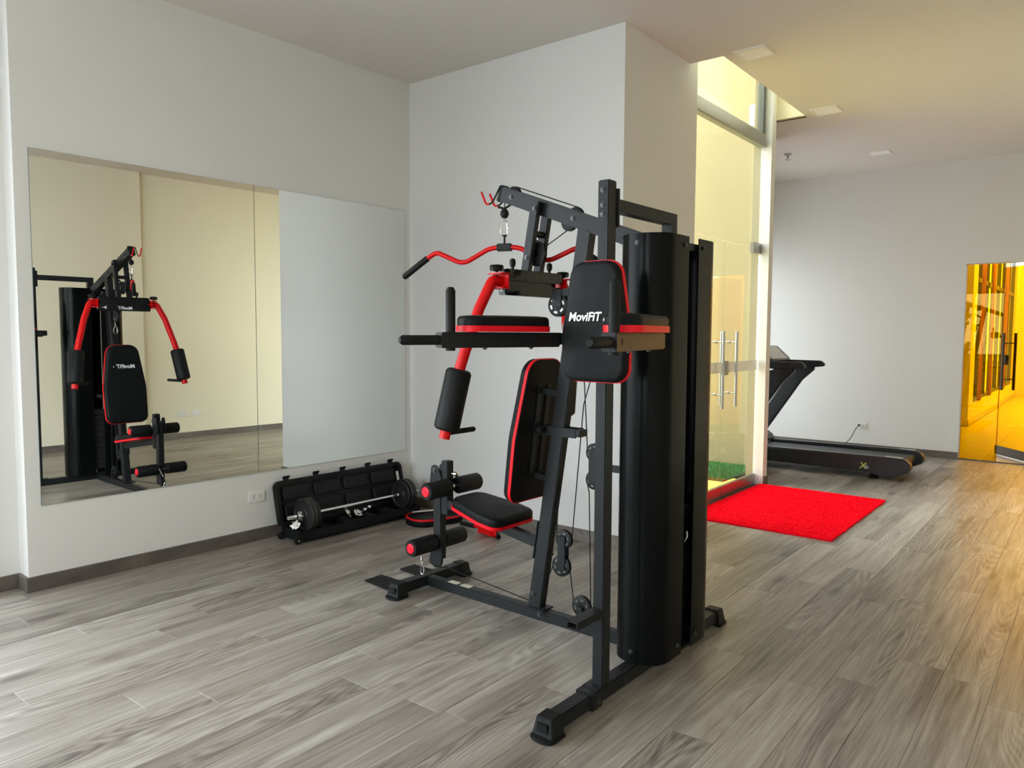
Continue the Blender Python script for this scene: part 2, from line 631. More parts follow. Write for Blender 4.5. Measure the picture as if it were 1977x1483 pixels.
# wall behind the treadmill, with the opening of the gold glass door
wt = MB()
wt.box(0.2, 3.225, 5.70, 5.85, 0, H).box(3.225, 5.28, 5.70, 5.85, 2.27, H)
struct(wt.build('wall_treadmill', 'wall_paint'))
struct(box('wall_pillar', 'wall_paint', (1.90, 2.0, 2.725, 2.83, 0, 4.5)))
struct(box('wall_pillar_court', 'cream_paint', (1.83, 1.90, 2.725, 2.83, 0, 4.5)))
struct(wall_prism('wall_pillar_rear', [(1.83, 2.83), (1.96, 2.83), (1.70, 3.60), (1.60, 3.60)], 0, 4.5))
# alcove beside the treadmill: window in its left end
struct(box('wall_alcove', 'wall_paint', (-1.6, 1.65, 3.50, 3.60, 0, 4.5)))
struct(MB().box(0.5, 0.65, 3.60, 3.64, 0, H).box(0.5, 0.65, 5.62, 5.70, 0, H).box(0.5, 0.65, 3.64, 5.62, 2.55, H).build('wall_alcove_end', 'wall_paint'))
w2 = struct(thing('window_2', 'tall window lighting the treadmill alcove', 'window'))
fr = MB()
for y in (3.67, 4.63, 5.59):
    fr.box(0.55, 0.60, y - 0.025, y + 0.025, 0, 2.55)
fr.box(0.55, 0.60, 3.64, 5.62, 0, 0.06).box(0.55, 0.60, 3.64, 5.62, 2.49, 2.55)
fr.build('window_frame', 'aluminium', w2, 0.004)
for y0, y1 in ((3.695, 4.605), (4.655, 5.565)):
    box('pane', 'clear_glass', (0.573, 0.577, y0, y1, 0.06, 2.49), w2)
# ceiling with the slot above the glass doors
ce = MB()
sx0, sx1, sy0, sy1 = 1.80, 2.262, 0.96, 2.82
ce.box(-0.5, 5.5, -7.35, 0.15, H, H + 0.2)
ce.box(sx1, 5.5, 0.15, 5.85, H, H + 0.2)
ce.box(1.83, sx1, 0.15, sy0, H, H + 0.2)
ce.box(1.72, sx1, sy1 + 0.05, 3.60, H, H + 0.2)
ce.box(0.2, sx1, 3.60, 5.85, H, H + 0.2)
ce.box(0.2, 5.5, 5.85, 8.9, H, H + 0.2)
struct(ce.build('ceiling', 'ceiling_paint'))
cs = MB()
cs.box(sx1, sx1 + 0.08, sy0 - 0.08, sy1 + 0.08, H + 0.2, 4.4)
cs.box(1.93, sx1, sy1, sy1 + 0.08, H - 0.0, 4.4)
cs.box(2.005, sx1, sy0 - 0.08, sy0, H + 0.2, 4.4)
cs.box(1.83, sx1 + 0.08, sy0 - 0.08, sy1 + 0.08, 4.4, 4.5)
struct(cs.build('ceiling_slot', 'slot_lit_yellow'))
# courtyard behind the glass doors
struct(box('wall_courtyard', 'cream_paint', (-3.0, 1.66, 3.42, 3.50, -0.05, 5.6)))
struct(MB().box(-3.15, -3.0, 0.15, 3.6, -0.05, 1.0).box(-0.2, 1.83, 0.15, 0.23, -0.05, 4.5).box(1.75, 1.83, 0.23, 3.42, 4.5, 5.6).build('wall_courtyard_side', 'cream_paint'))
struct(box('ground', 'concrete', (-40, 40, -40, 50, -0.25, -0.10)))

# floor slab and its planks
floor = struct(box('floor', 'subfloor', (-0.5, 5.5, -7.35, 5.80, -0.10, -0.0035)))
PW, PL = 0.1805, 1.22


def plank_mesh(x0, x1, y0, y1):
    g = 0.0005
    return MB().box(x0 + g, x1 - g, y0 + g, y1 - g, -0.004, 0.0).mesh('plank', 0.0007, 1)


full = plank_mesh(0, PW, 0, PL)
known = {0: -2.88, 1: -2.637 + 0.27, 2: -2.637, 3: -2.09, 6: -2.84, 7: -2.18, 16: -1.23, 15: -1.90, 14: 0.10, 18: -0.71, 19: -0.78}
rest = MB()
npl = 0
for c in range(-5, 27):
    xl = 0.62 + (c - 1) * PW
    xr = xl + PW
    off = known.get(c - 1, None)
    if off is None:
        off = random.uniform(-PL, 0)
    y = off - PL * 6
    x0, x1 = max(xl, -0.22), min(xr, 5.28)
    if x1 - x0 < 0.01:
        continue
    while y < 5.80:
        y0, y1 = max(y, -7.2), min(y + PL, 5.79)
        vis = y1 > -3.6 and x0 > -0.2 and not (x0 < 1.83 and y0 > 0.16 and y1 < 3.58) and not (x1 <= -0.0 and y0 > -2.8) and not (x0 > 2.3 and y1 < -3.0) and not (x1 < 1.0 and y0 > 0.1)
        if y1 - y0 > 0.02:
            if vis and npl < 300:
                if x0 == xl and x1 == xr and y0 == y and y1 == y + PL:
                    o = link('plank', full, 'plank_vinyl', floor)
                    o.location = (xl, y, 0)
                else:
                    o = link('plank', plank_mesh(x0, x1, y0, y1), 'plank_vinyl', floor)
                npl += 1
            else:
                rest.box(x0 + 0.0005, x1 - 0.0005, y0 + 0.0005, y1 - 0.0005, -0.004, 0.0)
        y += PL
rp = rest.build('plank_field', 'plank_vinyl', floor)
rp['kind'] = 'stuff'
print('planks', npl)

# baseboards
BH, BT = 0.083, 0.013


def base_run(name, pts, m):
    b = MB()
    for p, q, nrm in pts:
        p, q, nrm = V(p + (0,)), V(q + (0,)), V(nrm + (0,))
        d = (q - p).normalized()
        b.prism([(0, 0), (BT, 0), (BT, BH - 0.004), (BT - 0.005, BH), (0, BH)], p, nrm, (0, 0, 1), d, (q - p).length)
    return struct(b.build(name, m))


a, b_ = mw(-2.83, 0, 0), mw(0, 0, 0)
base_run('baseboard_left', [((a.x, a.y - BT), (b_.x, b_.y), (MN.x, MN.y))], 'baseboard_wood')
c = mw(-2.83, -0.2, 0)
base_run('baseboard_left_end', [((c.x - 0.02, c.y), (a.x + BT, a.y), (-MD.x, -MD.y))], 'baseboard_wood_x')
base_run('baseboard_recess', [((-0.22, -7.2), (-0.22, -2.84), (1, 0))], 'baseboard_wood')
base_run('baseboard_back', [((0, 0), (2.005 + BT, 0), (0, -1))], 'baseboard_wood_x')
base_run('baseboard_return', [((2.005, 0), (2.005, 1.09), (1, 0))], 'baseboard_wood')
base_run('baseboard_treadmill', [((0.65, 5.70), (3.225, 5.70), (0, -1))], 'baseboard_wood_x')
base_run('baseboard_pillar', [((2.0, 2.727), (2.0, 2.843), (1, 0))], 'baseboard_wood')
base_run('baseboard_right', [((5.2, -7.2), (5.2, -0.05), (-1, 0))], 'baseboard_wood')
base_run('baseboard_right_far', [((5.28, -0.05), (5.28, 5.70), (-1, 0))], 'baseboard_wood')

# ------------------------------------------------------------------ glass double door to the courtyard
GX = 1.91
dr = struct(thing('door_1', 'clear glass double door with steel pull bars to the courtyard', 'door'))
for y0, y1, pb in ((1.11, 1.896, 1.76), (1.904, 2.715, 2.05)):
    leaf = box('door_leaf', 'door_glass', (GX - 0.005, GX + 0.005, y0, y1, 0.10, 2.25), dr)
    box('bottom_rail', 'steel_brushed', (GX - 0.018, GX + 0.018, y0, y1, 0.008, 0.108), leaf, 0.003)
    box('frosted_band', 'frost_band', (GX + 0.0055, GX + 0.0075, y0 + 0.002, y1 - 0.002, 1.112, 1.206), leaf)
    for sx in (-1, 1):
        p = MB().tube([(GX + sx * 0.07, pb, 0.81), (GX + sx * 0.07, pb, 1.475)], 0.0125, 14)
        p.build('pull_bar', 'steel_brushed', leaf)
    for z in (0.93, 1.38):
        MB().tube([(GX - 0.07, pb, z), (GX + 0.07, pb, z)], 0.006, 10).lathe([(0.013, -0.012), (0.013, 0.012)], (GX, pb, z), (1, 0, 0), 12).build('standoff', 'steel_brushed', leaf)
box('lock_case', 'steel_brushed', (GX - 0.02, GX + 0.022, 1.915, 2.0, 1.09, 1.215), dr, 0.004)
box('hinge_patch', 'steel_brushed', (GX - 0.018, GX + 0.02, 2.53, 2.724, 2.21, 2.305), dr, 0.003)
box('hinge_patch', 'steel_brushed', (GX - 0.018, GX + 0.02, 1.09, 1.22, 2.21, 2.305), dr, 0.003)
box('threshold', 'dark_aluminium', (GX - 0.05, GX + 0.04, 1.09, 2.725, 0.0, 0.006), dr)
w3 = struct(thing('window_3', 'tall fixed glazing with aluminium transom above the glass doors', 'window'))
box('pane', 'door_glass', (GX - 0.005, GX + 0.005, 1.092, 2.723, 2.256, 3.20), w3)
box('pane', 'door_glass', (GX - 0.005, GX + 0.005, 1.092, 2.66, 3.32, 4.4), w3)
tb = MB().box(GX - 0.03, GX + 0.03, 1.09, 2.725, 3.20, 3.32).box(GX + 0.03, GX + 0.045, 1.09, 2.725, 3.20, 3.235)
tb.build('transom', 'aluminium', w3, 0.004)
box('jamb', 'dark_aluminium', (GX - 0.03, GX + 0.03, 2.66, 2.70, 3.32, 4.4), w3, 0.004)
box('jamb', 'aluminium', (GX - 0.03, GX + 0.035, 2.70, 2.725, 3.32, 4.4), w3, 0.004)
# courtyard floor and turf
struct(MB().box(-3.0, 1.86, 0.23, 2.728, -0.05, 0.03).box(-3.0, 1.62, 2.728, 3.42, -0.05, 0.03).build('floor_courtyard', 'court_tile'))
turf = box('turf', 'turf_soil', (-1.55, 1.70, 2.49, 3.41, 0.03, 0.04))
tag(turf, 'strip of artificial grass along the cream courtyard wall', 'grass')
turf['kind'] = 'stuff'
tv, tf = [], []
rg = random.Random(3)
for i in range(17000):
    x, y = rg.uniform(0.3, 1.69), rg.uniform(2.49, 3.41)
    a = rg.uniform(0, 2 * PI)
    h = rg.uniform(0.015, 0.035)
    l = rg.uniform(0.0, 0.015)
    wv = 0.003
    o = len(tv)
    tv += [(x - wv * math.cos(a), y - wv * math.sin(a), 0.04), (x + wv * math.cos(a), y + wv * math.sin(a), 0.04), (x + l * math.sin(a), y + l * math.cos(a), 0.04 + h)]
    tf.append((o, o + 1, o + 2))
me = bpy.data.meshes.new('blade')
me.from_pydata(tv, [], tf)
bl = link('grass_blades', me, 'turf_green', turf)
bl['kind'] = 'stuff'

# ------------------------------------------------------------------ gold glass door and the corridor behind
d2 = struct(thing('door_2', 'gold tinted glass side panel and ajar glass door', 'door'))
box('side_panel', 'gold_glass', (3.232, 3.60, 5.74, 5.752, 0.012, 2.262), d2)
box('side_panel', 'gold_glass', (4.045, 4.65, 5.74, 5.752, 0.012, 2.262), d2)
box('side_panel', 'gold_glass', (4.66, 5.275, 5.74, 5.752, 0.012, 2.262), d2)
box('sill_channel', 'dark_aluminium', (3.226, 5.28, 5.72, 5.775, 0.0, 0.012), d2)
hp, fp = V((4.03, 5.746, 0)), V((3.53, 6.42, 0))
dv = (fp - hp).normalized()
nv = V((-dv.y, dv.x, 0))
LW = (fp - hp).length


def leafbox(name, m, a0, a1, t0, t1, z0, z1, parent, bev=0.0):
    return MB().prism([(a0, t0), (a1, t0), (a1, t1), (a0, t1)], hp + V((0, 0, z0)), dv, nv, (0, 0, 1), z1 - z0).build(name, m, parent, bev)


lf = leafbox('door_leaf', 'gold_glass', 0, LW, -0.005, 0.005, 0.115, 2.262, d2)
leafbox('bottom_rail', 'dark_aluminium', 0, LW, -0.02, 0.02, 0.01, 0.118, lf, 0.003)
leafbox('lock_case', 'dark_aluminium', LW - 0.13, LW - 0.03, -0.022, 0.022, 1.10, 1.22, lf, 0.004)
for sgn in (-1, 1):
    q = hp + dv * (LW - 0.16) + nv * sgn * 0.07
    MB().tube([(q.x, q.y, 0.80), (q.x, q.y, 1.48)], 0.016, 12).build('pull_bar', 'dark_aluminium', lf)
for z in (0.93, 1.36):
    q = hp + dv * (LW - 0.16)
    MB().tube([q + nv * 0.07 + V((0, 0, z)), q - nv * 0.07 + V((0, 0, z))], 0.007, 8).build('standoff', 'dark_aluminium', lf)
fc = struct(box('floor_corridor', 'tile_joint', (0.2, 5.5, 5.80, 17.2, -0.10, -0.004)))
for i in range(4):
    for j in range(19):
        x0, y0 = 2.86 + i * 0.6, 5.81 + j * 0.6
        box('tile', 'corridor_tile', (x0 + 0.002, min(x0 + 0.598, 5.28), y0 + 0.002, y0 + 0.598, -0.006, 0.0), fc)
for j in range(6):
    for i in range(4):
        x0, y0 = 0.46 + i * 0.6, 5.81 + j * 0.6
        box('tile', 'corridor_tile', (x0 + 0.002, x0 + 0.598, y0 + 0.002, y0 + 0.598, -0.006, 0.0), fc)
wc = MB().box(0.2, 2.84, 9.5, 9.65, 0, H)
wc.box(2.66, 2.84, 9.65, 10.0, 0, H)
wc.box(2.66, 2.84, 10.0, 16.6, 0, 0.32).box(2.66, 2.84, 10.0, 16.6, 3.3, H).box(2.66, 2.84, 16.6, 17.2, 0, H)
wc.box(2.66, 5.5, 17.2, 17.35, 0, H)
struct(wc.build('wall_corridor', 'corridor_paint'))
struct(box('baseboard_corridor', 'corridor_tile', (2.84, 2.852, 9.5, 17.2, 0, 0.09)))
struct(box('wall_corridor_left', 'corridor_paint', (0.05, 0.2, 5.85, 9.65, 0, H)))
w4 = struct(thing('window_4', 'row of tall corridor windows behind the gold glass', 'window'))
fr = MB()
for k in range(8):
    y = 10.03 + k * 0.935
    fr.box(2.72, 2.79, y - 0.03, y + 0.03, 0.32, 3.3)
fr.box(2.72, 2.79, 10.0, 16.6, 0.32, 0.38).box(2.72, 2.79, 10.0, 16.6, 2.35, 2.43).box(2.72, 2.79, 10.0, 16.6, 3.24, 3.3)
fr.build('window_frame', 'dark_aluminium', w4)
for k in range(7):
    y = 10.06 + k * 0.935
    box('pane', 'clear_glass', (2.752, 2.756, y, y + 0.875, 0.38, 2.35), w4)
    box('pane', 'clear_glass', (2.752, 2.756, y, y + 0.875, 2.43, 3.24), w4)
for k in range(3):
    y = (10.5, 11.9, 14.2)[k]
    cb = MB()
    prof = []
    for i in range(25):
        prof.append((2.85 + 0.022 * math.sin(i * 1.55), y + i * 0.012))
    rows = [(0.34, 0.85), (1.0, 0.4), (2.2, 0.7), (3.3, 0.85)]
    vs = []
    for z, sq in rows:
        vs += [(p[0], y + 0.17 + (p[1] - y - 0.17) * sq, z) for p in prof]
    fs = [(r * 25 + i, r * 25 + i + 1, (r + 1) * 25 + i + 1, (r + 1) * 25 + i) for r in range(3) for i in range(24)]
    cb.add(vs, fs)
    cu = cb.build('curtain', 'curtain_cloth')
    tag(cu, ['brown gathered curtain nearest the gold glass door', 'middle brown gathered curtain along the corridor windows', 'farthest brown gathered curtain along the corridor windows'][k], 'curtain', 'corridor curtains')
    md = cu.modifiers.new('thickness', 'SOLIDIFY')
    md.thickness = 0.004

# ------------------------------------------------------------------ mirrors
for a0, a1, lb in ((-2.757, -1.4165, 'large frameless wall mirror panel showing the reflected gym machine'), (-1.4145, -0.064, 'large frameless wall mirror panel next to the room corner')):
    t = thing('mirror_panel', lb, 'mirror', mw((a0 + a1) / 2, 0, 0.475), -S)
    hw = (a1 - a0) / 2
    box('backing', 'mirror_edge', (0.001, 0.0075, -hw, hw, 0, 1.964), t)
    MB().add([(0.008, -hw + 0.001, 0.001), (0.008, hw - 0.001, 0.001), (0.008, hw - 0.001, 1.963), (0.008, -hw + 0.001, 1.963)], [(0, 1, 2, 3)]).build('mirror_glass', 'mirror_silver', t)


# ------------------------------------------------------------------ wall outlets
def outlet(loc, rz, label, blank=False):
    """plate in the local x-z plane, facing local -y"""
    t = thing('wall_outlet' if not blank else 'wall_plate', label, 'outlet' if not blank else 'wall plate', loc, rz, 'wall outlets')
    MB().prism(rpoly([(-0.062, -0.04, 0.006), (0.062, -0.04, 0.006), (0.062, 0.04, 0.006), (-0.062, 0.04, 0.006)], 3), (0, 0, 0), (1, 0, 0), (0, 0, 1), (0, -1, 0), 0.008).build('plate', 'white_plastic', t, 0.002)
    if blank:
        box('cover', 'white_plastic', (-0.035, 0.035, -0.0105, -0.008, -0.02, 0.02), t, 0.001)
        return t
    for sx in (-1, 1):
        f = box('socket', 'white_plastic', (sx * 0.026 - 0.02, sx * 0.026 + 0.02, -0.0105, -0.008, -0.017, 0.017), t, 0.001)
        for dx in (-0.007, 0.007):
            box('slot', 'socket_dark', (sx * 0.026 + dx - 0.0014, sx * 0.026 + dx + 0.0014, -0.0112, -0.0104, 0.001, 0.011), f)
        box('slot', 'socket_dark', (sx * 0.026 - 0.003, sx * 0.026 + 0.003, -0.0112, -0.0104, -0.011, -0.005), f)
    return t


p = mw(-1.432, 0, 0.311)
outlet(p, PI / 2 - S, 'white double wall outlet below the mirror, beside the weight case')
outlet((2.165, 5.70, 0.318), 0, 'white wall outlet with the treadmill cord plugged in')
outlet((5.28, 0.46, 0.342), -PI / 2, 'white double wall outlet on the right wall, seen in the mirror')
outlet((5.28, 0.65, 0.342), -PI / 2, 'white blank wall plate beside an outlet, seen in the mirror', True)

# ------------------------------------------------------------------ ceiling lamps and sprinkler
for y, lb in ((1.03, 'square flush ceiling lamp nearest the camera'), (2.78, 'square flush ceiling lamp in the middle of the row of three'), (4.76, 'square flush ceiling lamp nearest the treadmill wall')):
    t = thing('ceiling_lamp', lb, 'ceiling lamp', (2.465, y, H), 0, 'flush ceiling lamps')
    fb = MB()
    fb.box(-0.115, 0.115, -0.115, -0.10, -0.010, 0).box(-0.115, 0.115, 0.10, 0.115, -0.010, 0).box(-0.115, -0.10, -0.10, 0.10, -0.010, 0).box(0.10, 0.115, -0.10, 0.10, -0.010, 0)
    fb.build('frame', 'lamp_frame', t)
    box('diffuser', 'lamp_white', (-0.10, 0.10, -0.10, 0.10, -0.005, 0), t)
t = thing('fire_sprinkler', 'small steel fire sprinkler head on the ceiling', 'sprinkler', (1.642, 4.23, H))
MB().lathe([(0.04, 0), (0.036, -0.012), (0.012, -0.014), (0.010, -0.04), (0.004, -0.042)], (0, 0, 0), (0, 0, 1), 18).build('escutcheon', 'steel_brushed', t)
MB().lathe([(0.026, -0.066), (0.026, -0.063), (0.004, -0.06)], (0, 0, 0), (0, 0, 1), 14).build('deflector', 'steel_brushed', t)
MB().tube([(-0.012, 0, -0.036), (-0.014, 0, -0.052), (0, 0, -0.064), (0.014, 0, -0.052), (0.012, 0, -0.036)], 0.0025, 6).build('yoke', 'steel_brushed', t)

# ------------------------------------------------------------------ red rug
t = thing('rug', 'bright red shaggy rug on the floor before the glass doors', 'rug', (2.53, 1.91, 0))
rw, rl = 0.555, 0.82
rb = MB()
ol = []
rg = random.Random(5)
for (x0, y0), (x1, y1) in (((-rw, -rl), (rw, -rl)), ((rw, -rl), (rw, rl)), ((rw, rl), (-rw, rl)), ((-rw, rl), (-rw, -rl))):
    for k in range(30):
        u = k / 30
        ol.append((x0 + (x1 - x0) * u + rg.uniform(-0.004, 0.004), y0 + (y1 - y0) * u + rg.uniform(-0.004, 0.004)))
rb.prism(ol, (0, 0, 0.0005), (1, 0, 0), (0, 1, 0), (0, 0, 1), 0.012)
rb.build('rug_backing', 'rug_red', t)
tv, tf = [], []
for i in range(46000):
    x, y = rg.uniform(-rw, rw), rg.uniform(-rl, rl)
    a = rg.uniform(0, 2 * PI)
    h = rg.uniform(0.002, 0.010)
    l = rg.uniform(0.010, 0.024)
    b = rg.uniform(0, 2 * PI)
    wv = 0.0038
    o = len(tv)
    tv += [(x - wv * math.cos(a), y - wv * math.sin(a), 0.011), (x + wv * math.cos(a), y + wv * math.sin(a), 0.011), (x + l * math.cos(b), y + l * math.sin(b), 0.011 + h)]
    tf.append((o, o + 1, o + 2))
me = bpy.data.meshes.new('pile')
me.from_pydata(tv, [], tf)
pl_ = link('pile', me, 'rug_red', t)
pl_['kind'] = 'stuff'

# ================================================================== multi-station gym
gym = thing('multi_gym', 'black and red multi-station home gym machine standing on the grey plank floor', 'gym machine', (2.35, -1.385, 0), -0.02)
BK = 'black_steel'
BV = 0.004


def foot_cap(y, sgn, x):
    """tapered rubber cap on the end of a floor tube; sgn = outward direction along y"""
    b = MB()
    w0, w1 = 0.046, 0.034
    vs = [(x - w0, y, 0.012), (x + w0, y, 0.012), (x + w1, y, 0.084), (x - w1, y, 0.084)]
    ye = y + sgn * 0.075
    vs += [(x - w0, ye, 0.012), (x + w0, ye, 0.012), (x + w1, ye - sgn * 0.012, 0.08), (x - w1, ye - sgn * 0.012, 0.08)]
    b.add(vs, [(0, 1, 2, 3), (7, 6, 5, 4), (0, 4, 5, 1), (1, 5, 6, 2), (2, 6, 7, 3), (3, 7, 4, 0)])
    fl = [(-0.052, 0.0), (0.052, 0.0), (0.052, 0.07)]
    fl += [(0.052 * math.cos(a), 0.07 + 0.03 * math.sin(a)) for a in [PI * k / 10 for k in range(1, 10)]]
    fl += [(-0.052, 0.07)]
    b.prism([(p, q * sgn) for p, q in fl], (x, y, 0), (1, 0, 0), (0, 1, 0), (0, 0, 1), 0.014)
    c = b.build('foot_cap', 'rubber', gym, 0.003)
    box('cap_recess', 'foam_black', (x - 0.022, x + 0.022, min(ye - sgn * 0.004, ye + sgn * 0.0015), max(ye - sgn * 0.004, ye + sgn * 0.0015), 0.03, 0.062), c)


def bolt(p, ax, r=0.009, parent=None):
    return MB().lathe([(r * 1.5, 0), (r * 1.5, 0.0025), (r, 0.003), (r, 0.008), (r * 0.5, 0.0085)], p, ax, 8).build('bolt', 'bolt_steel', parent or gym)


# floor frame
box('base_beam', BK, (-0.765, 0.665, -0.025, 0.025, 0.02, 0.075), gym, BV)
box('front_crossbar', BK, (-0.825, -0.765, -0.19, 0.255, 0.02, 0.078), gym, BV)
foot_cap(-0.185, -1, -0.795)
foot_cap(0.25, 1, -0.795)
box('rear_crossbar', BK, (0.66, 0.722, -0.795, 0.53, 0.018, 0.075), gym, BV)
foot_cap(-0.79, -1, 0.691)
foot_cap(0.52, 1, 0.691)
for y0, y1 in ((-0.20, -0.04), (0.075, 0.225)):
    fpz = MB().prism([(-1.14, y0 + 0.03), (-1.14, y1), (-0.82, y1), (-0.82, y0)], (0, 0, 0.002), (1, 0, 0), (0, 1, 0), (0, 0, 1), 0.008)
    fp_ = fpz.build('foot_plate', 'rubber', gym, 0.002)
    rib = MB()
    for k in range(6):
        rib.bar((-1.1 + k * 0.05, y0 + 0.04, 0.0105), (-1.07 + k * 0.05, y1 - 0.02, 0.0105), 0.004, 0.002, (1, 0, 0))
    rib.build('tread_ribs', 'rubber', fp_)
box('warning_sticker', 'cream_sticker', (-0.61, -0.54, -0.021, 0.019, 0.0752, 0.0757), gym)
box('warning_sticker', 'cream_sticker', (-0.52, -0.45, -0.021, 0.019, 0.0752, 0.0757), gym)

# inclined upright
TL = 0.150


def upx(z):
    return 0.0 + (z - 0.09) * TL


MB().bar((upx(0.07), 0, 0.07), (upx(1.93), 0, 1.93), 0.05, 0.076).build('inclined_upright', BK, gym, BV)
box('upright_base_plate', BK, (-0.075, 0.07, -0.045, 0.045, 0.0755, 0.083), gym, 0.002)
bolt((-0.005, -0.0255, 0.15), (0, -1, 0))
bolt((0.055, -0.05, 0.06), (0, -1, 0))

# boom
BD = V((0.345 + 0.217, 0, 1.975 - 2.183)).normalized()
BN = V((0.36, 0, 0.93)).normalized()
b0 = V((-0.237, 0, 2.150))
MB().bar(b0, b0 + BD * 1.0, 0.05, 0.075).build('boom', BK, gym, BV)
MB().bar(b0 - BD * 0.010, b0 + BD * 0.012, 0.056, 0.083).build('boom_end_cap', 'rubber', gym, 0.004)


def wheel(c, r, name='pulley', parent=None, wd=0.022, open_=True, slot='dark_aluminium'):
    """cable pulley in the x-z plane"""
    c = V(c)
    h = wd / 2
    pw = MB().lathe([(r * 0.32, -h), (r * 0.92, -h), (r, -h * 0.8), (r * 0.88, 0), (r, h * 0.8), (r * 0.92, h), (r * 0.32, h)], c, (0, 1, 0), 28).build(name, 'rubber', parent or gym)
    hub = MB().lathe([(r * 0.26, -h - 0.004), (r * 0.26, h + 0.004)], c, (0, 1, 0), 12)
    hub.build('hub', 'black_gloss', pw)
    if open_:
        sp = MB()
        for k in range(6):
            a = k * PI / 3 + 0.3
            e = c + V((math.cos(a), 0, math.sin(a))) * r * 0.64
            tg = V((-math.sin(a), 0, math.cos(a))) * r * 0.17
            sp.bar(e - tg - V((0, h + 0.0006, 0)), e + tg - V((0, h + 0.0006, 0)), 0.001, r * 0.17)
        sp.build('wheel_slots', slot, pw)
    return pw


for q in (0.075, 0.475):
    p = b0 + BD * q + BN * 0.012
    wheel((p.x, 0, p.z), 0.043, wd=0.02, open_=False)
    bolt((p.x, -0.025, p.z - 0.012), (0, -1, 0))
p = b0 + BD * 0.45 - BN * 0.02
wheel((p.x, 0, p.z), 0.045, wd=0.02, open_=False)
bolt(b0 + BD * 0.28 + V((0, -0.025, 0.0)), (0, -1, 0))
# red J hooks at the boom tip
for y in (-0.03, 0.035):
    pth = smooth_path([b0 + V((0.01, y, 0.035)), b0 + V((-0.045, y, -0.045)), b0 + V((-0.085, y, -0.05)), b0 + V((-0.118, y, 0.018))], 0.03, 5)
    MB().tube(pth[:7], 0.0045, 8).build('hook_root', 'rubber', gym)
    MB().tube(pth[6:], 0.0055, 8).build('hook', 'red_paint', gym)
# lat cable, bead and carabiner
cx = -0.225
MB().tube([(cx, 0, 2.14), (cx, 0, 2.07)], 0.0028, 8).build('lat_cable', 'rubber', gym)
MB().tube([(cx - 0.03, -0.015, 2.085), (cx, 0, 2.075), (cx + 0.045, 0.012, 2.10)], 0.006, 8).build('cable_stop', 'rubber', gym)
MB().lathe([(0.004, 0.024), (0.014, 0.02), (0.022, 0.007), (0.022, -0.007), (0.014, -0.02), (0.004, -0.024)], (cx, 0, 2.050), (0, 0, 1), 18).build('cable_bead', 'rubber', gym)


def carabiner(c, hgt, ax, r=0.0032):
    c, ax = V(c), V(ax)
    pts = []
    for k in range(20):
        a = 2 * PI * k / 20
        wdt = 0.30 + 0.10 * (-math.sin(a))
        pts.append(c + V((0, 0, math.sin(a) * hgt / 2)) + ax * math.cos(a) * hgt * wdt * 0.75)
    o = MB().tube(pts, r, 8, closed=True).build('carabiner', 'chrome', gym)
    g = MB().tube([c + ax * hgt * 0.19 + V((0, 0, -hgt * 0.28)), c + ax * hgt * 0.15 + V((0, 0, hgt * 0.3))], r * 1.25, 8)
    g.build('gate', 'chrome', o)
    return o


carabiner((cx, 0, 1.978), 0.085, (0.6, 0.8, 0))
MB().tube([(cx, 0, 1.945), (cx, 0, 1.90)], 0.005, 8).lathe([(0.012, 0), (0.012, 0.006)], (cx, 0, 1.938), (0, 0, 1), 10).build('swivel', 'rubber', gym)
# lat pull-down bar
LD = V((math.cos(math.radians(21)), math.sin(math.radians(21)), 0))
LC = V((cx, 0, 0))
half = [(0.0, 1.882), (0.05, 1.882), (0.09, 1.874), (0.225, 1.803), (0.372, 1.868), (0.415, 1.846), (0.56, 1.746)]
pts = [LC - LD * q + V((0, 0, z)) for q, z in reversed(half[1:])] + [LC + LD * q + V((0, 0, z)) for q, z in half]
lat = MB().tube(smooth_path(pts, 0.045, 6), 0.0125, 14).build('lat_bar', 'red_paint', gym)
MB().bar(LC - LD * 0.04 + V((0, 0, 1.882)), LC + LD * 0.04 + V((0, 0, 1.882)), 0.034, 0.038, (LD.y, -LD.x, 0)).build('clamp', 'rubber', lat, 0.005)
for s_ in (-1, 1):
    a_, b2 = LC + LD * s_ * 0.425 + V((0, 0, 1.839)), LC + LD * s_ * 0.567 + V((0, 0, 1.741))
    d_ = (b2 - a_).normalized()
    MB().tube([a_, a_ + d_ * 0.004, b2 - d_ * 0.008, b2], 0.016, 14, radii=[0.0145, 0.0165, 0.0165, 0.011]).build('grip', 'foam_black', lat)

# swinging press frame
pv = V((0.016, 0, 2.045))
for y in (-0.048, 0.048):
    MB().bar((pv.x, y, pv.z + 0.035), (-0.045, y, 1.745), 0.03, 0.05).build('hanger_tube', BK, gym, BV)
    bolt((pv.x, y - 0.016, pv.z), (0, -1, 0))
    bolt((-0.032, y - 0.016, 1.815), (0, -1, 0))
MB().tube([(-0.012, -0.04, 1.93), (-0.012, 0.04, 1.93)], 0.016, 12).build('hanger_link', BK, gym)
wheel((-0.02, 0, 1.835), 0.058, wd=0.024, open_=False)
MB().tube([(-0.05, -0.02, 1.86), (-0.02, -0.02, 1.905), (0.03, -0.02, 1.88), (0.045, -0.02, 1.83), (0.02, -0.02, 1.77)], 0.005, 8).build('pulley_guard', BK, gym)
box('press_crossbar', 'black_gloss', (-0.075, -0.015, -0.215, 0.215, 1.70, 1.752), gym, 0.006)
box('press_crossbar_lower', 'black_gloss', (-0.075, -0.025, -0.225, 0.225, 1.628, 1.682), gym, 0.006)
box('press_panel', 'black_gloss', (-0.066, -0.05, -0.205, 0.205, 1.66, 1.72), gym, 0.004)
text_mesh('MoviFiT', 0.028, (-0.0755, 0.062, 1.641), (0, -1, 0), (0, 0, 1), 'white_print', gym)
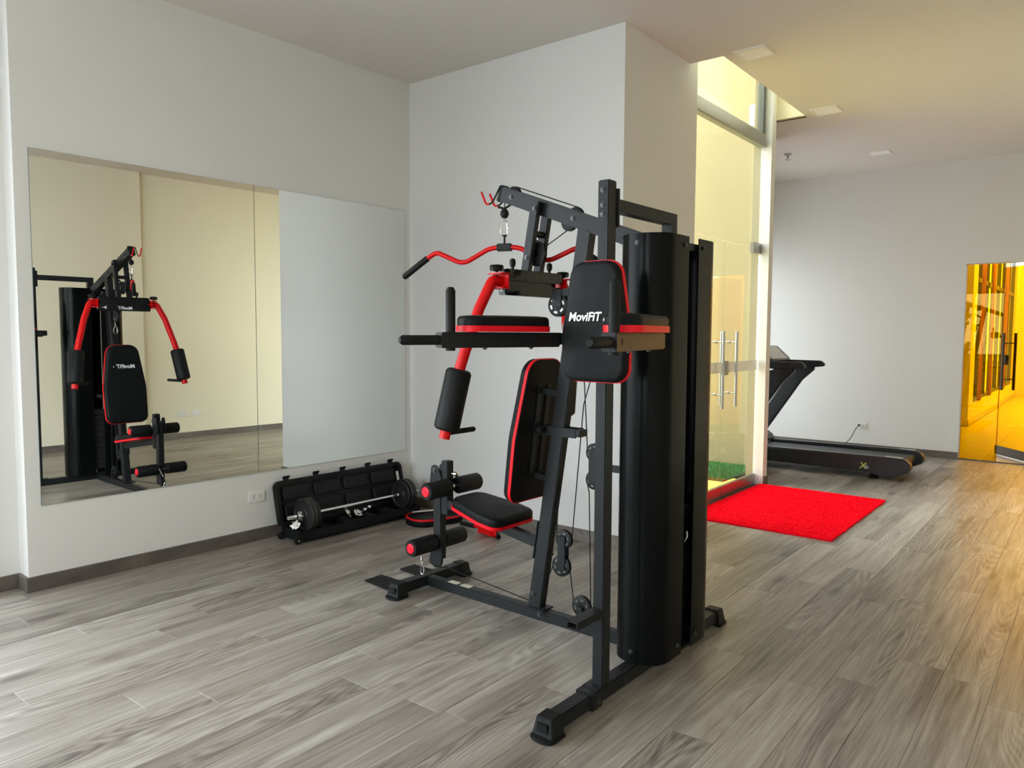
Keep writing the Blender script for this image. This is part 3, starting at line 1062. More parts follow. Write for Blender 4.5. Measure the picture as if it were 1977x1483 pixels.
# printed warning icons on the near end of the lower bar
spn = [(0.0, 0.006), (0.018, 0.007), (0.024, 0.014), (0.034, 0.017), (0.042, 0.013), (0.034, 0.009), (0.034, 0.001), (0.042, -0.003), (0.034, -0.007), (0.024, -0.004), (0.018, 0.003), (0.0, 0.002)]
MB().prism([(0.05 - a_, b_2) for a_, b_2 in spn], (-0.0755, -0.145, 1.652), (0, -1, 0), (0, 0, 1), (-1, 0, 0), 0.0005).build('wrench_print', 'white_print', gym)
MB().prism([(0.05 - a_, b_2) for a_, b_2 in spn], (-0.074, -0.2255, 1.652), (1, 0, 0), (0, 0, 1), (0, -1, 0), 0.0005).build('wrench_print', 'white_print', gym)
for y in (-0.17, 0.12):
    MB().lathe([(0.007, 0), (0.007, 0.012), (0.012, 0.014), (0.015, 0.03), (0.014, 0.045), (0.006, 0.052)], (-0.03, y, 1.75), (0, 0, 1), 14).build('pin_knob', 'rubber', gym)
for s_ in (-1, 1):
    br = MB()
    for zz in (1.722, 1.655):
        br.prism(rpoly([(-0.05, -0.035, 0.02), (0.05, -0.035, 0.02), (0.05, 0.035, 0.02), (-0.05, 0.035, 0.02)], 4), (-0.045, s_ * 0.25, zz), (1, 0, 0), (0, 1, 0), (0, 0, 1), 0.007)
    br.box(-0.09, 0.0, s_ * 0.232 - 0.004, s_ * 0.232 + 0.004, 1.655, 1.729)
    br.build('arm_bracket', 'red_paint', gym, 0.002)
    kb = MB().lathe([(0.006, -0.02), (0.006, 0.0), (0.03, 0.004), (0.034, 0.02), (0.03, 0.03), (0.008, 0.034)], (-0.05, s_ * 0.262, 1.735), (0, 0, 1), 18)
    kb.build('adjust_knob', 'black_gloss', gym)
    path = [(-0.05, s_ * 0.235, 1.690), (-0.055, s_ * 0.285, 1.695), (-0.085, s_ * 0.345, 1.56), (-0.135, s_ * 0.43, 1.27), (-0.185, s_ * 0.472, 0.962)]
    arm = MB().tube(smooth_path(path[:3], 0.02, 4)[:-1] + smooth_path(path[2:], 0.09, 7), 0.0255, 18).build('press_arm', 'red_paint', gym)
    f0, f1 = V((-0.132, s_ * 0.427, 1.283)), V((-0.178, s_ * 0.467, 1.0))
    dd = (f1 - f0).normalized()
    MB().tube([f0, f0 + dd * 0.004, f0 + dd * 0.016, f1 - dd * 0.014, f1 - dd * 0.003, f1], 0.06, 24, radii=[0.04, 0.052, 0.060, 0.060, 0.052, 0.04]).build('foam_sleeve', 'foam_black', arm)
    h0 = V((-0.176, s_ * 0.462, 0.988))
    h1 = h0 + V((0.06, -s_ * 0.125, 0.012))
    MB().tube([h0, h0 + (h1 - h0) * 0.95, h1], 0.0125, 12, radii=[0.0125, 0.0125, 0.008]).build('hand_grip', 'rubber', arm)
wheel((0.118, 0, 1.585), 0.056, wd=0.026, slot='aluminium')
MB().box(0.09, 0.146, -0.02, -0.016, 1.575, 1.66).box(0.09, 0.146, 0.016, 0.02, 1.575, 1.66).build('pulley_bracket', BK, gym, 0.002)
MB().bar((0.146, 0, 1.64), (0.25, 0, 1.66), 0.04, 0.035).build('pulley_arm', BK, gym, 0.003)
carabiner((0.150, 0.0, 1.46), 0.075, (0.0, 1.0, 0), 0.003)
MB().tube([(0.150, 0, 1.49), (0.16, 0, 1.53), (0.185, 0, 1.54)], 0.004, 8).build('clip_eye', 'chrome', gym)

# backrest
bt = 0.125
UY = V((math.sin(bt), 0, math.cos(bt)))
UZ = V((-math.cos(bt), 0, math.sin(bt)))
UX = V((0, -1, 0))
bo = V((-0.036, 0, 0.622))
ol = rpoly([(-0.175, 0, 0.06), (0.175, 0, 0.06), (0.182, 0.32, 0.3), (0.128, 0.705, 0.085), (-0.128, 0.705, 0.085), (-0.182, 0.32, 0.3)], 8)
bk = MB().pad(ol, bo, UX, UY, UZ, 0.055, 0.02, 0.008).build('backrest', 'black_vinyl', gym, ang=50)


def piping(outline, o, ux, uy, uz, h, r, parent, wide=1.0):
    o, ux, uy, uz = V(o), V(ux), V(uy), V(uz)
    MB().tube([o + ux * a + uy * b + uz * h for a, b in outline], r, 10, closed=True).build('piping', 'red_vinyl', parent)


def band(outline, o, ux, uy, uz, h0, h1, out, parent, m='red_vinyl'):
    """flat ribbon that runs round the pad edge"""
    o, ux, uy, uz = V(o), V(ux), V(uy), V(uz)
    n = len(outline)
    vs, fs = [], []
    for i in range(n):
        a, b = V(outline[i - 1]), V(outline[(i + 1) % n])
        d = (b - a).normalized()
        nx, ny = d.y, -d.x
        for h, e in ((h0, 0.0), (h0, out), (h1, out), (h1, 0.0)):
            vs.append(o + ux * (outline[i][0] + nx * e) + uy * (outline[i][1] + ny * e) + uz * h)
    for i in range(n):
        j = (i + 1) % n
        for k in range(4):
            fs.append((i * 4 + k, i * 4 + (k + 1) % 4, j * 4 + (k + 1) % 4, j * 4 + k))
    return MB().add(vs, fs).build('piping', m, parent, ang=50)


band(ol, bo, UX, UY, UZ, 0.002, 0.018, 0.004, bk)
text_mesh('MoviFiT', 0.036, bo + UX * (-0.085) + UY * 0.49 + UZ * 0.0605, UX, UY, 'white_print', bk, lift=0.003)
text_mesh('®', 0.012, bo + UX * 0.092 + UY * 0.50 + UZ * 0.0605, UX, UY, 'white_print', bk, lift=0.003)
for ys in (-0.035, 0.035):
    MB().bar(bo + UY * 0.13 + V((0.004, ys, 0)), bo + UY * 0.58 + V((0.004, ys, 0)), 0.03, 0.006).build('mounting_strip', BK, bk)
adj = MB().box(0.02, 0.25, -0.034, -0.027, 0.955, 1.0).box(0.02, 0.25, 0.027, 0.034, 0.955, 1.0).box(0.235, 0.27, -0.034, 0.034, 0.962, 0.995)
adj.build('back_adjuster', BK, gym, 0.003)
MB().lathe([(0.008, 0), (0.008, 0.018), (0.017, 0.022), (0.019, 0.035), (0.012, 0.046)], (0.06, -0.034, 0.985), (0, -1, 0), 16).build('pin_knob', 'rubber', gym)
for za in (0.74, 1.16):
    MB().bar((upx(za) - 0.03, 0, za), (bo.x + (za - 0.62) * 0.125 + 0.012, 0, za + 0.01), 0.05, 0.03).build('backrest_strut', BK, gym, 0.002)

# seat
tl = 0.165
SX = V((-math.cos(tl), 0, math.sin(tl)))        # towards the seat front
SZ = V((math.sin(tl), 0, math.cos(tl)))
SY = V((0, -1, 0))
so = V((-0.140, 0, 0.468))
ol = rpoly([(-0.162, 0, 0.05), (0.162, 0, 0.05), (0.168, 0.12, 0.2), (0.118, 0.375, 0.075), (-0.118, 0.375, 0.075), (-0.168, 0.12, 0.2)], 8)
seat = MB().pad(ol, so, SY, SX, SZ, 0.056, 0.022, 0.008).build('seat', 'black_vinyl', gym, ang=50)
band(ol, so, SY, SX, SZ, -0.004, 0.013, 0.004, seat)
MB().bar((0.02, 0, 0.405), (-0.63, 0, 0.512), 0.045, 0.05).build('seat_beam', BK, gym, BV)
MB().bar((upx(0.33) - 0.042, 0, 0.33), (upx(0.52) - 0.042, 0, 0.52), 0.062, 0.007).build('seat_beam_plate', BK, gym, 0.002)
for z in (0.36, 0.49):
    bolt((upx(z) + 0.038, 0.012, z), (1, 0, 0.1))

# leg developer
box('seat_post', BK, (-0.655, -0.605, -0.025, 0.025, 0.45, 0.748), gym, BV)
MB().lathe([(0.006, 0), (0.006, 0.03), (0.014, 0.034), (0.014, 0.05), (0.007, 0.054)], (-0.605, 0, 0.68), (1, 0, 0), 12).build('pin_knob', 'chrome', gym)
for y in (-0.032, 0.032):
    MB().prism(rpoly([(-0.735, 0.60, 0.012), (-0.645, 0.56, 0.01), (-0.645, 0.655, 0.01), (-0.675, 0.72, 0.025), (-0.72, 0.72, 0.025)], 5), (0, y - 0.003, 0), (1, 0, 0), (0, 0, 1), (0, 1, 0), 0.006).build('pivot_plate', BK, gym)
bolt((-0.695, -0.035, 0.69), (0, -1, 0), 0.012)
MB().bar((-0.690, 0, 0.69), (-0.690, 0, 0.19), 0.045, 0.06).build('leg_lever', BK, gym, BV)
for xx, zz in ((-0.590, 0.610), (-0.708, 0.283)):
    ax_ = MB().tube([(xx, -0.2, zz), (xx, 0.2, zz)], 0.0125, 12).build('roller_axle', 'chrome', gym)
    for s_ in (-1, 1):
        y0, y1 = s_ * 0.034, s_ * 0.203
        fr_ = MB().tube([(xx, y0, zz), (xx, y0 + s_ * 0.006, zz), (xx, y1 - s_ * 0.008, zz), (xx, y1, zz)], 0.047, 28, radii=[0.042, 0.047, 0.047, 0.042]).build('foam_roller', 'foam_black', gym)
        MB().lathe([(0.027, 0.0), (0.027, 0.004), (0.020, 0.008), (0.018, 0.006), (0.010, 0.006), (0.008, 0.010), (0.0, 0.0105)], (xx, y1, zz), (0, s_, 0), 24).build('end_cap', 'red_plastic', fr_)
MB().bar((-0.69, 0, 0.61), (-0.59, 0, 0.61), 0.04, 0.03).build('roller_bracket', BK, gym, 0.003)
wheel((-0.715, 0, 0.175), 0.042, wd=0.022, open_=False)
MB().prism(rpoly([(-0.76, 0.15, 0.02), (-0.66, 0.15, 0.02), (-0.65, 0.26, 0.01), (-0.73, 0.26, 0.01)], 5), (0, -0.022, 0), (1, 0, 0), (0, 0, 1), (0, 1, 0), 0.005).build('pulley_bracket', BK, gym)
carabiner((-0.815, -0.02, 0.155), 0.06, (0.5, -0.8, 0), 0.003)
carabiner((-0.80, -0.03, 0.105), 0.05, (0.9, 0.3, 0), 0.003)
MB().tube([(-0.83, -0.02, 0.185), (-0.85, -0.05, 0.24), (-0.80, -0.06, 0.30)], 0.002, 6).build('chain_link', 'chrome', gym)

# dip and knee-raise station on the tall post
box('dip_post', BK, (0.676, 0.725, -0.525, -0.47, 0.075, 2.022), gym, BV)
box('post_base_plate', BK, (0.655, 0.728, -0.56, -0.43, 0.0755, 0.084), gym, 0.002)
box('post_collar', BK, (0.652, 0.732, -0.60, -0.53, 0.012, 0.080), gym, 0.003)
bolt((0.732, -0.565, 0.045), (1, 0, 0))
bolt((0.722, -0.35, 0.045), (1, 0, 0))
for z in (1.985, 1.93, 1.895):
    bolt((0.70, -0.525, z), (0, -1, 0), 0.008)
stp = MB()
stp.box(0.676, 0.725, -0.70, -0.525, 0.383, 0.388).box(0.676, 0.725, -0.70, -0.525, 0.358, 0.363).box(0.676, 0.681, -0.70, -0.525, 0.363, 0.383).box(0.720, 0.725, -0.70, -0.525, 0.363, 0.383)
stp.build('step_tube', BK, gym)
rk = MB().box(0.678, 0.724, -0.458, 0.02, 1.912, 1.958).box(0.678, 0.724, -0.03, 0.02, 1.80, 1.912)
rk.build('rack_tube', BK, gym)
box('rack_flange', BK, (0.67, 0.732, -0.468, -0.456, 1.85, 1.995), gym, 0.002)
box('dip_cross_tube', BK, (0.47, 0.93, -0.50, -0.455, 1.405, 1.452), gym, BV)
ol = rpoly([(-0.138, -0.225, 0.055), (0.138, -0.225, 0.055), (0.142, -0.05, 0.3), (0.098, 0.222, 0.06), (-0.098, 0.222, 0.06), (-0.142, -0.05, 0.3)], 8)
po = V((0.702, -0.545, 1.495))
dp = MB().pad(ol, po, (1, 0, 0), (0, 0, 1), (0, -1, 0), 0.05, 0.018, 0.007).build('dip_back_pad', 'black_vinyl', gym, ang=50)
band(ol, po, V((1, 0, 0)), V((0, 0, 1)), V((0, -1, 0)), 0.001, 0.015, 0.004, dp)
text_mesh('MoviFiT', 0.034, po + V((-0.098, -0.0565, 0.0)), (1, 0, 0), (0, 0, 1), 'white_print', dp, lift=0.0022, width=0.148)
text_mesh('®', 0.011, po + V((0.055, -0.0565, 0.0)), (1, 0, 0), (0, 0, 1), 'white_print', dp, lift=0.0022)
for s_ in (-1, 1):
    pn, pf = V((0.70 + s_ * 0.354, -1.035, 0)), V((0.70 + s_ * 0.228, -0.50, 0))
    ad = (pf - pn).normalized()
    sd = V((ad.y, -ad.x, 0))
    up1 = V((0, 0, 1))

    def ap(a, z):
        return pn + ad * a + up1 * z
    arm = MB().bar(ap(0, 1.424), ap((pf - pn).length, 1.424), 0.05, 0.057, sd).build('dip_arm', BK, gym, BV)
    MB().tube([ap(0.05, 1.385), ap(0.05, 1.60), ap(0.05, 1.613)], 0.0175, 16, radii=[0.0175, 0.0175, 0.010]).build('upright_grip', 'foam_black', arm)
    MB().tube([ap(0.005, 1.424), ap(-0.145, 1.424), ap(-0.157, 1.424)], 0.0175, 16, radii=[0.0175, 0.0175, 0.010]).build('end_grip', 'foam_black', arm)
    ol2 = rpoly([(-0.062, 0.095, 0.05), (0.062, 0.095, 0.05), (0.062, 0.475, 0.03), (-0.062, 0.475, 0.03)], 6)
    eo = ap(0, 1.458)
    ep = MB().pad(ol2, eo, sd, ad, up1, 0.054, 0.016, 0.004).build('elbow_pad', 'black_vinyl', gym, ang=50)
    band(ol2, eo, sd, ad, up1, -0.004, 0.018, 0.004, ep)
    q = ap(0.055, 1.424) + sd * s_ * 0.0245 * (1 if sd.x > 0 else -1)
    MB().bar(q - up1 * 0.009, q + up1 * 0.009, 0.004, 0.016, sd).build('square_plug', 'rubber', arm)
    for aa in (0.2, 0.42):
        bolt(ap(aa, 1.396), (0, 0, -1), 0.007)

# weight stack covers
def cover(s_):
    r = 0.105
    prof = [(0.815, s_ * -0.045), (0.815, s_ * -0.163)]
    prof += [(0.815 - r + r * math.cos(a), s_ * -(0.163 + r * math.sin(a))) for a in [PI / 2 * k / 8 for k in range(1, 9)]]
    prof += [(0.585 + r - r * math.sin(a), s_ * -(0.163 + r * math.cos(a))) for a in [PI / 2 * k / 8 for k in range(0, 9)]]
    prof += [(0.585, s_ * -0.045)]
    n = len(prof)
    t_ = 0.004
    inner = []
    for i in range(n):
        a, b = V(prof[max(i - 1, 0)]), V(prof[min(i + 1, n - 1)])
        d = (b - a).normalized()
        nx, ny = (d.y, -d.x)
        if (0.70 - prof[i][0]) * nx + (0 - prof[i][1]) * ny < 0:
            nx, ny = -nx, -ny
        inner.append((prof[i][0] + nx * t_, prof[i][1] + ny * t_))
    vs, fs = [], []
    for z in (0.082, 1.852):
        vs += [(p[0], p[1], z) for p in prof] + [(p[0], p[1], z) for p in inner]
    for i in range(n - 1):
        fs += [(i, i + 1, 2 * n + i + 1, 2 * n + i), (n + i, 3 * n + i, 3 * n + i + 1, n + i + 1), (i, n + i, n + i + 1, i + 1), (2 * n + i, 2 * n + i + 1, 3 * n + i + 1, 3 * n + i)]
    for i in (0, n - 1):
        fs.append((i, 2 * n + i, 3 * n + i, n + i))
    o = MB().add(vs, fs).build('weight_cover', 'cover_black', gym, ang=28)
    for z in (0.13, 1.815):
        bolt((0.815, s_ * -0.085, z), (1, 0, 0), 0.007, o)
        bolt((0.70, s_ * -0.268, z), (0, -s_, 0), 0.007, o)
    return o


cover(1)
cover(-1)
for k in range(11):
    box('weight_plate', 'iron_plate', (0.635, 0.765, -0.15, 0.15, 0.12 + k * 0.052, 0.169 + k * 0.052), gym, 0.003)
for y in (-0.09, 0.09):
    MB().tube([(0.70, y, 0.08), (0.70, y, 1.83)], 0.011, 10).build('guide_rod', 'chrome', gym)
MB().tube([(0.70, 0, 0.69), (0.70, 0, 1.72)], 0.005, 8).build('stack_cable', 'rubber', gym)
MB().tube([(0.76, 0.0, 0.56), (0.80, 0.0, 0.56), (0.806, 0.006, 0.58), (0.80, 0.012, 0.60)], 0.005, 8).build('selector_pin', 'chrome', gym)
box('stack_top_plate', BK, (0.60, 0.80, -0.16, 0.16, 1.80, 1.83), gym, 0.003)
box('stack_base_plate', BK, (0.60, 0.80, -0.2, 0.2, 0.0755, 0.09), gym, 0.003)

# pulleys and cables behind the upright
wheel((0.164, 0, 0.452), 0.046)
wheel((0.150, 0, 0.318), 0.052)
MB().box(0.135, 0.180, -0.018, -0.014, 0.30, 0.47).box(0.135, 0.180, 0.014, 0.018, 0.30, 0.47).build('pulley_block', BK, gym, 0.002)
wheel((0.272, 0, 0.143), 0.052)
wheel((0.335, 0, 0.893), 0.045)
wheel((0.335, 0, 0.765), 0.045)
MB().box(0.31, 0.36, -0.018, -0.014, 0.75, 0.91).box(0.31, 0.36, 0.014, 0.018, 0.75, 0.91).build('pulley_block', BK, gym, 0.002)
MB().bar((0.36, 0, 0.83), (0.60, 0, 0.83), 0.03, 0.03).build('pulley_arm', BK, gym, 0.003)
MB().bar((0.272, 0, 0.075), (0.272, 0, 0.145), 0.05, 0.03).build('pulley_stand', BK, gym, 0.002)


def cable(*pts):
    MB().tube(pts, 0.003, 6).build('cable', 'rubber', gym)


cable((0.302, 0, 1.222), (0.268, 0, 1.115), (0.209, 0, 0.46))
cable((0.37, 0.004, 1.62), (0.302, 0, 1.222))
cable((0.20, 0.004, 1.58), (0.268, 0.004, 1.222), (0.292, 0, 0.905))
cable((0.118, -0.002, 0.455), (0.137, -0.002, 0.803), (0.16, -0.002, 1.25))
cable((0.022, 0, 0.14), (0.100, 0, 0.312))
cable((0.201, 0, 0.30), (0.224, 0, 0.147))
cable((0.292, 0, 0.75), (0.305, 0, 0.70), (0.322, 0, 0.15))
cable((-0.715, 0, 0.133), (-0.654, 0, 0.147), (-0.05, 0, 0.098))
cable((b0 + BD * 0.075 + BN * 0.054), (b0 + BD * 0.475 + BN * 0.054))
cable((b0 + BD * 0.45 - BN * 0.064), (0.03, 0, 1.865))

# ================================================================== weight set in its case
CASE = mw(-1.30, 0, 0)                           # near left rear corner of the case on the floor
cs_ = thing('weight_case', 'open black plastic weight-set case leaning its lid on the wall under the mirror', 'case', CASE, -S)
# local x out of the wall, local y along it
CW, CLN = (0.10, 0.335), 1.10
tr = MB()
tr.box(CW[0], CW[1], 0.0, CLN, 0.018, 0.03)
tr.box(CW[0], CW[0] + 0.02, 0, CLN, 0.03, 0.095).box(CW[1] - 0.02, CW[1], 0, CLN, 0.03, 0.085)
tr.box(CW[0] + 0.02, CW[1] - 0.02, 0, 0.02, 0.03, 0.09).box(CW[0] + 0.02, CW[1] - 0.02, CLN - 0.02, CLN, 0.03, 0.09)
tray = tr.build('tray', 'case_black', cs_, 0.006)
for (y0, y1, h) in ((0.20, 0.30, 0.075), (0.42, 0.5, 0.08), (0.62, 0.7, 0.078), (0.80, 0.90, 0.082)):
    box('tray_divider', 'case_lining', (CW[0] + 0.02, CW[1] - 0.02, y0, y1, 0.03, h), tray, 0.008)
for y0, y1 in ((0.07, 0.16), (0.94, 1.045)):
    box('disc_rest', 'case_lining', (0.20, 0.29, y0, y1, 0.03, 0.0585), tray, 0.004)
for y in (0.36, 0.56, 0.75):
    MB().lathe([(0.02, 0.0), (0.062, 0.0), (0.068, 0.006), (0.062, 0.012), (0.02, 0.012)], (0.215, y, 0.035), (0, 0, 1), 20).build('well_rim', 'case_lining', tray)
la = math.radians(13)
LU = V((-math.sin(la), 0, math.cos(la)))
LN_ = V((math.cos(la), 0, math.sin(la)))
lo = V((0.094, 0, 0.088))
lid_h = 0.315
ol = rpoly([(-0.03, 0.0, 0.03), (1.13, 0.0, 0.03), (1.13, lid_h, 0.05), (-0.03, lid_h, 0.05)], 5)
lid = MB().prism(ol, lo, (0, 1, 0), LU, LN_, 0.012).build('lid', 'case_black', cs_, 0.003)
n_ = len(ol)
rim_in = rpoly([(-0.005, 0.025, 0.025), (1.105, 0.025, 0.025), (1.105, lid_h - 0.025, 0.035), (-0.005, lid_h - 0.025, 0.035)], 5)
vs, fs = [], []
for (oa, h) in ((ol, 0.0115), (ol, 0.045), (rim_in, 0.045), (rim_in, 0.0115)):
    vs += [lo + V((0, 1, 0)) * p[0] + LU * p[1] + LN_ * h for p in oa]
for r in range(3):
    fs += [(r * n_ + i, r * n_ + (i + 1) % n_, (r + 1) * n_ + (i + 1) % n_, (r + 1) * n_ + i) for i in range(n_)]
MB().add(vs, fs).build('lid_rim', 'case_black', lid)
for k in range(4):
    for r in range(2):
        y0 = 0.03 + k * 0.265
        q0 = 0.045 + r * 0.125
        olr = rpoly([(y0, q0, 0.02), (y0 + 0.23, q0, 0.02), (y0 + 0.23, q0 + 0.10, 0.02), (y0, q0 + 0.10, 0.02)], 4)
        MB().pad(olr, lo + LN_ * 0.012, (0, 1, 0), LU, LN_, 0.02, 0.008, 0.001).build('lid_well', 'case_lining', lid)
olr = rpoly([(1.06, 0.11, 0.012), (1.085, 0.11, 0.012), (1.085, 0.24, 0.012), (1.06, 0.24, 0.012)], 4)
MB().prism(olr, lo + LN_ * 0.0455, (0, 1, 0), LU, LN_, 0.002).build('handle_slot', 'screen_grey', lid)
for y in (0.07, 0.32, 0.56, 0.80, 1.03):
    q = lo + LU * (lid_h - 0.004) + V((0, y, 0))
    lt = MB().bar(q + LN_ * 0.03, q + LN_ * 0.03 + LU * 0.022, 0.042, 0.012)
    lt.bar(q + LN_ * 0.03 + LU * 0.018, q + LN_ * 0.045 + LU * 0.030, 0.055, 0.008)
    lt.build('latch', 'case_black', lid, 0.002)
for x in (CW[0] + 0.01, CW[1] - 0.025):
    w_ = MB().lathe([(0.012, -0.012), (0.024, -0.012), (0.026, -0.008), (0.026, 0.008), (0.024, 0.012), (0.012, 0.012)], (x, -0.012, 0.027), (1, 0, 0), 18).build('caster', 'rubber', cs_)
    MB().lathe([(0.008, -0.0135), (0.008, 0.0135)], (x, -0.012, 0.027), (1, 0, 0), 10).build('caster_hub', 'chrome', w_)
# barbell lying across the case
bb = thing('barbell', 'chrome barbell with black plates resting on the open weight case', 'barbell', mw(-1.30, 0.245, 0), -S)
BZ = 0.178
br_ = MB().tube([(0, -0.045, BZ), (0, 1.15, BZ)], 0.0125, 16).build('bar', 'chrome', bb)
kn = MB()
for k in range(10):
    kn.lathe([(0.0135, 0), (0.0142, 0.002), (0.0135, 0.004)], (0, -0.04 + k * 0.006, BZ), (0, 1, 0), 12)
kn.build('thread', 'chrome', br_)
for yc, sg in ((0.118, -1), (1.0, 1)):
    for k, (r, tk) in enumerate(((0.119, 0.026), (0.119, 0.026), (0.108, 0.022))):
        yy = yc + (0.03 - k * 0.028) * sg
        pl2 = MB().lathe([(0.014, -tk / 2), (0.04, -tk / 2), (0.045, -tk / 2 + 0.005), (r - 0.022, -tk / 2 + 0.005), (r - 0.016, -tk / 2), (r - 0.005, -tk / 2), (r, -tk / 2 + 0.006), (r, tk / 2 - 0.006), (r - 0.005, tk / 2), (r - 0.016, tk / 2), (r - 0.022, tk / 2 - 0.005), (0.045, tk / 2 - 0.005), (0.04, tk / 2), (0.014, tk / 2)], (0, yy, BZ), (0, 1, 0), 40)
        pl2.build('weight_disc', 'iron_plate', bb)
    cy = yc + sg * 0.06
    st_ = MB().lathe([(0.0135, -0.014), (0.03, -0.014), (0.03, -0.004), (0.02, -0.003), (0.02, 0.014), (0.0135, 0.014)], (0, cy, BZ), (0, 1, 0), 20)
    for k in range(6):
        a = k * PI / 3
        st_.bar((0.02 * math.cos(a), cy, BZ + 0.02 * math.sin(a)), (0.036 * math.cos(a), cy, BZ + 0.036 * math.sin(a)), 0.012, 0.012)
    st_.build('star_collar', 'chrome', bb, 0.001)
    MB().lathe([(0.0135, 0), (0.02, 0), (0.02, 0.01), (0.0135, 0.01)], (0, yc - sg * 0.065, BZ), (0, 1, 0), 16).build('stop_ring', 'chrome', bb)


def star(y, off, z, tilt, label):
    t_ = thing('star_collar', label, 'collar', mw(-1.30 + y, off, z), -S, 'spare chrome collars in the case')
    b_3 = MB().lathe([(0.0135, -0.012), (0.03, -0.012), (0.03, -0.004), (0.02, -0.003), (0.02, 0.012), (0.0135, 0.012)], (0, 0, 0), tilt, 18)
    ax3 = V(tilt).normalized()
    x3 = ax3.orthogonal().normalized()
    y3 = ax3.cross(x3)
    for k in range(6):
        a = k * PI / 3
        d3 = x3 * math.cos(a) + y3 * math.sin(a)
        b_3.bar(d3 * 0.019, d3 * 0.036, 0.011, 0.011, ax3)
    b_3.build('collar_body', 'chrome', t_, 0.001)


star(0.47, 0.235, 0.122, (0.3, 0.8, 0.5), 'small chrome star collar lying in the weight case under the bar')
star(0.52, 0.285, 0.122, (0.6, 0.2, 0.8), 'small chrome star collar at the front edge of the weight case')
star(-0.0, 0.265, 0.127, (0.4, -0.6, 0.6), 'chrome star collar at the near end of the weight case by the plate')
# short dumbbell rod in the case
dbt = thing('dumbbell_rod', 'short chrome dumbbell rod lying in the weight case', 'rod', mw(-0.62, 0.19, 0.108), -S + 0.5)
MB().tube([(0, -0.09, 0), (0, 0.09, 0)], 0.012, 12).build('rod', 'chrome', dbt)
for s_ in (-1, 1):
    MB().lathe([(0.02, -0.006), (0.02, 0.006)], (0, s_ * 0.045, 0), (0, 1, 0), 14).build('stop_ring', 'chrome', dbt)

# curl cushion with red piping lying by the case
cp = thing('curl_cushion', 'oval black cushion with red piping and chrome rod lying on the floor', 'cushion', (0.54, -0.27, 0), math.radians(-18))
ol = rpoly([(-0.15, -0.22, 0.13), (0.15, -0.22, 0.13), (0.15, 0.22, 0.13), (-0.15, 0.22, 0.13)], 9)
cu_ = MB().pad(ol, (0, 0, 0.0), (1, 0, 0), (0, 1, 0), (0, 0, 1), 0.058, 0.02, 0.004).build('cushion', 'black_vinyl', cp, ang=50)
ol3 = [(a * 0.97, b * 0.97) for a, b in ol]
MB().tube([(a, b, 0.05) for a, b in ol3], 0.008, 8, closed=True).build('piping', 'red_vinyl', cu_)
MB().tube([(-0.06, -0.16, 0.075), (0.0, 0.1, 0.08)], 0.011, 12).build('rod', 'chrome', cp)
MB().bar((-0.06, 0.06, 0.066), (0.08, 0.16, 0.066), 0.05, 0.02).build('bracket', BK, cp, 0.003)

# low-row handle on the floor behind the seat
hd = thing('row_handle', 'red metal pull handle with two black grips lying on the floor', 'handle', (1.09, -0.30, 0))
MB().tube(smooth_path([(-0.16, 0.02, 0.035), (-0.02, 0.0, 0.05), (0.10, -0.03, 0.05), (0.14, -0.06, 0.02)], 0.03), 0.014, 12).build('bar', 'red_paint', hd)
MB().bar((-0.06, 0.0, 0.035), (0.11, -0.03, 0.035), 0.05, 0.055).build('bracket', 'red_paint', hd, 0.004)
MB().tube([(-0.30, 0.065, 0.02), (-0.12, 0.01, 0.038)], 0.017, 12).build('grip', 'foam_black', hd)
MB().tube([(0.09, 0.0, 0.045), (0.165, -0.06, 0.019)], 0.017, 12).build('grip', 'foam_black', hd)

# ================================================================== treadmill
tm = thing('treadmill', 'black treadmill with long running deck standing beside the far wall', 'treadmill', (2.1, 4.15, 0), 0)
TB = 'treadmill_black'


def rail(y0, y1):
    sgn = 1 if y1 > y0 else -1
    prof = [(-0.95, 0.075), (0.60, 0.062), (0.72, 0.03), (0.82, 0.03), (0.975, 0.105), (0.985, 0.15), (0.965, 0.195), (0.92, 0.222), (0.80, 0.232), (-0.95, 0.218)]
    o = MB().prism(prof, (0, y0, 0), (1, 0, 0), (0, 0, 1), (0, 1, 0), y1 - y0).build('side_rail', TB, tm, 0.012, 3)
    return o


ra = rail(-0.385, -0.275)
text_mesh('X', 0.062, (0.512, -0.3852, 0.095), (1, 0, 0), (0, 0, 1), 'lime_print', ra, bold=0.015, shear=0.15, lift=0.001)
text_mesh('5i', 0.038, (0.565, -0.3852, 0.096), (1, 0, 0), (0, 0, 1), 'white_print', ra, bold=0.01, shear=0.05, lift=0.001)
rail(0.275, 0.385)
for y0, y1 in ((-0.36, -0.29), (0.29, 0.36)):
    MB().prism(rpoly([(0.74, y0, 0.01), (0.90, y0, 0.01), (0.90, y1, 0.01), (0.74, y1, 0.01)], 3), (0, 0, 0.229), (1, 0, 0), (0, 1, 0), (0, 0, 1), 0.004).build('rail_cap', 'aluminium', tm)
box('deck', 'rubber', (-0.9, 0.86, -0.275, 0.275, 0.10, 0.185), tm, 0.004)
MB().tube([(0.87, -0.27, 0.148), (0.87, 0.27, 0.148)], 0.045, 20).build('rear_roller', 'belt_rubber', tm)
box('running_belt', 'belt_rubber', (-0.88, 0.87, -0.255, 0.255, 0.186, 0.193), tm, 0.002)
for y in (-0.33, 0.33):
    MB().lathe([(0.045, 0.0), (0.05, 0.008), (0.05, 0.02), (0.03, 0.035), (0.03, 0.075)], (0.64, y, 0), (0, 0, 1), 20).build('rear_foot', 'rubber', tm)
    MB().lathe([(0.03, 0.0), (0.035, 0.02), (0.03, 0.08)], (-0.80, y, 0), (0, 0, 1), 16).build('front_foot', 'rubber', tm)
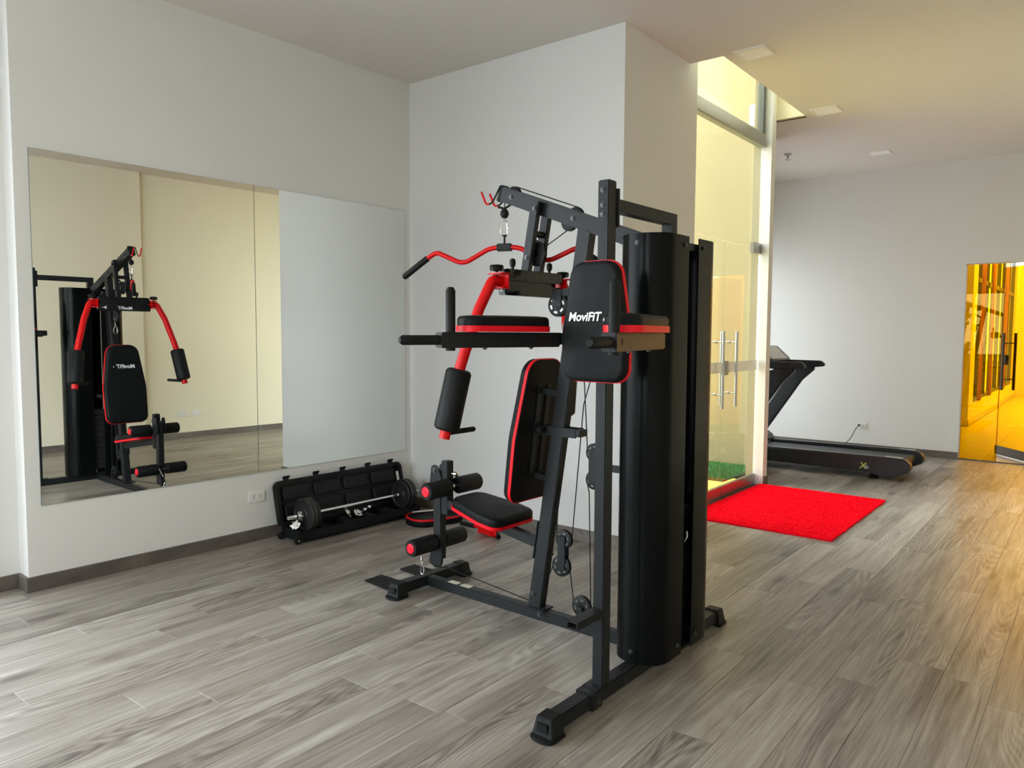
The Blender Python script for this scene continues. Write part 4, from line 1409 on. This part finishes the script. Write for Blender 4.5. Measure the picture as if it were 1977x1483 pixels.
MB().prism([(-1.0, 0.03), (-0.62, 0.06), (-0.60, 0.22), (-0.66, 0.30), (-0.80, 0.34), (-1.0, 0.27)], (0, -0.385, 0), (1, 0, 0), (0, 0, 1), (0, 1, 0), 0.77).build('motor_hood', TB, tm, 0.02, 3)
for y in (-0.345, 0.345):
    up_ = MB().prism([(-0.95, 0.20), (-0.78, 0.20), (-0.30, 0.93), (-0.16, 1.06), (-0.20, 1.10), (-0.40, 1.08)], (0, y - 0.03, 0), (1, 0, 0), (0, 0, 1), (0, 1, 0), 0.06).build('upright', TB, tm, 0.012, 3)
    hb = MB().prism(rpoly([(-0.62, 1.085, 0.02), (-0.25, 1.07, 0.02), (-0.035, 1.095, 0.02), (-0.10, 1.155, 0.04), (-0.62, 1.16, 0.02)], 5), (0, y - 0.035, 0), (1, 0, 0), (0, 0, 1), (0, 1, 0), 0.07)
    hb.build('handlebar', TB, tm, 0.014, 3)
MB().prism([(-0.50, 1.06), (-0.22, 1.06), (-0.50, 0.72)], (0, -0.36, 0), (1, 0, 0), (0, 0, 1), (0, 1, 0), 0.03).build('side_web', TB, tm, 0.006)
cn = MB().prism([(-0.66, 1.08), (-0.46, 1.10), (-0.44, 1.17), (-0.60, 1.32), (-0.66, 1.32)], (0, -0.34, 0), (1, 0, 0), (0, 0, 1), (0, 1, 0), 0.68).build('console', TB, tm, 0.012, 3)
MB().prism([(-0.445, 1.178), (-0.448, 1.182), (-0.598, 1.322), (-0.594, 1.318)], (0, -0.25, 0), (1, 0, 0), (0, 0, 1), (0, 1, 0), 0.5).build('display', 'screen_grey', cn)
# power cord
cd_ = thing('power_cord', 'thin dark treadmill power cord hanging from the wall outlet', 'cord', (2.145, 5.69, 0.0))
MB().lathe([(0.012, 0.0), (0.014, 0.018), (0.008, 0.03)], (-0.006, 0.0, 0.318), (0, -1, 0), 12).build('plug', 'rubber', cd_)
MB().tube(smooth_path([(-0.006, -0.028, 0.318), (-0.04, -0.05, 0.26), (-0.085, -0.06, 0.15), (-0.16, -0.10, 0.05), (-0.35, -0.20, 0.006), (-0.9, -0.45, 0.006), (-1.0, -0.9, 0.01)], 0.08), 0.0045, 8).build('wire', 'rubber', cd_)
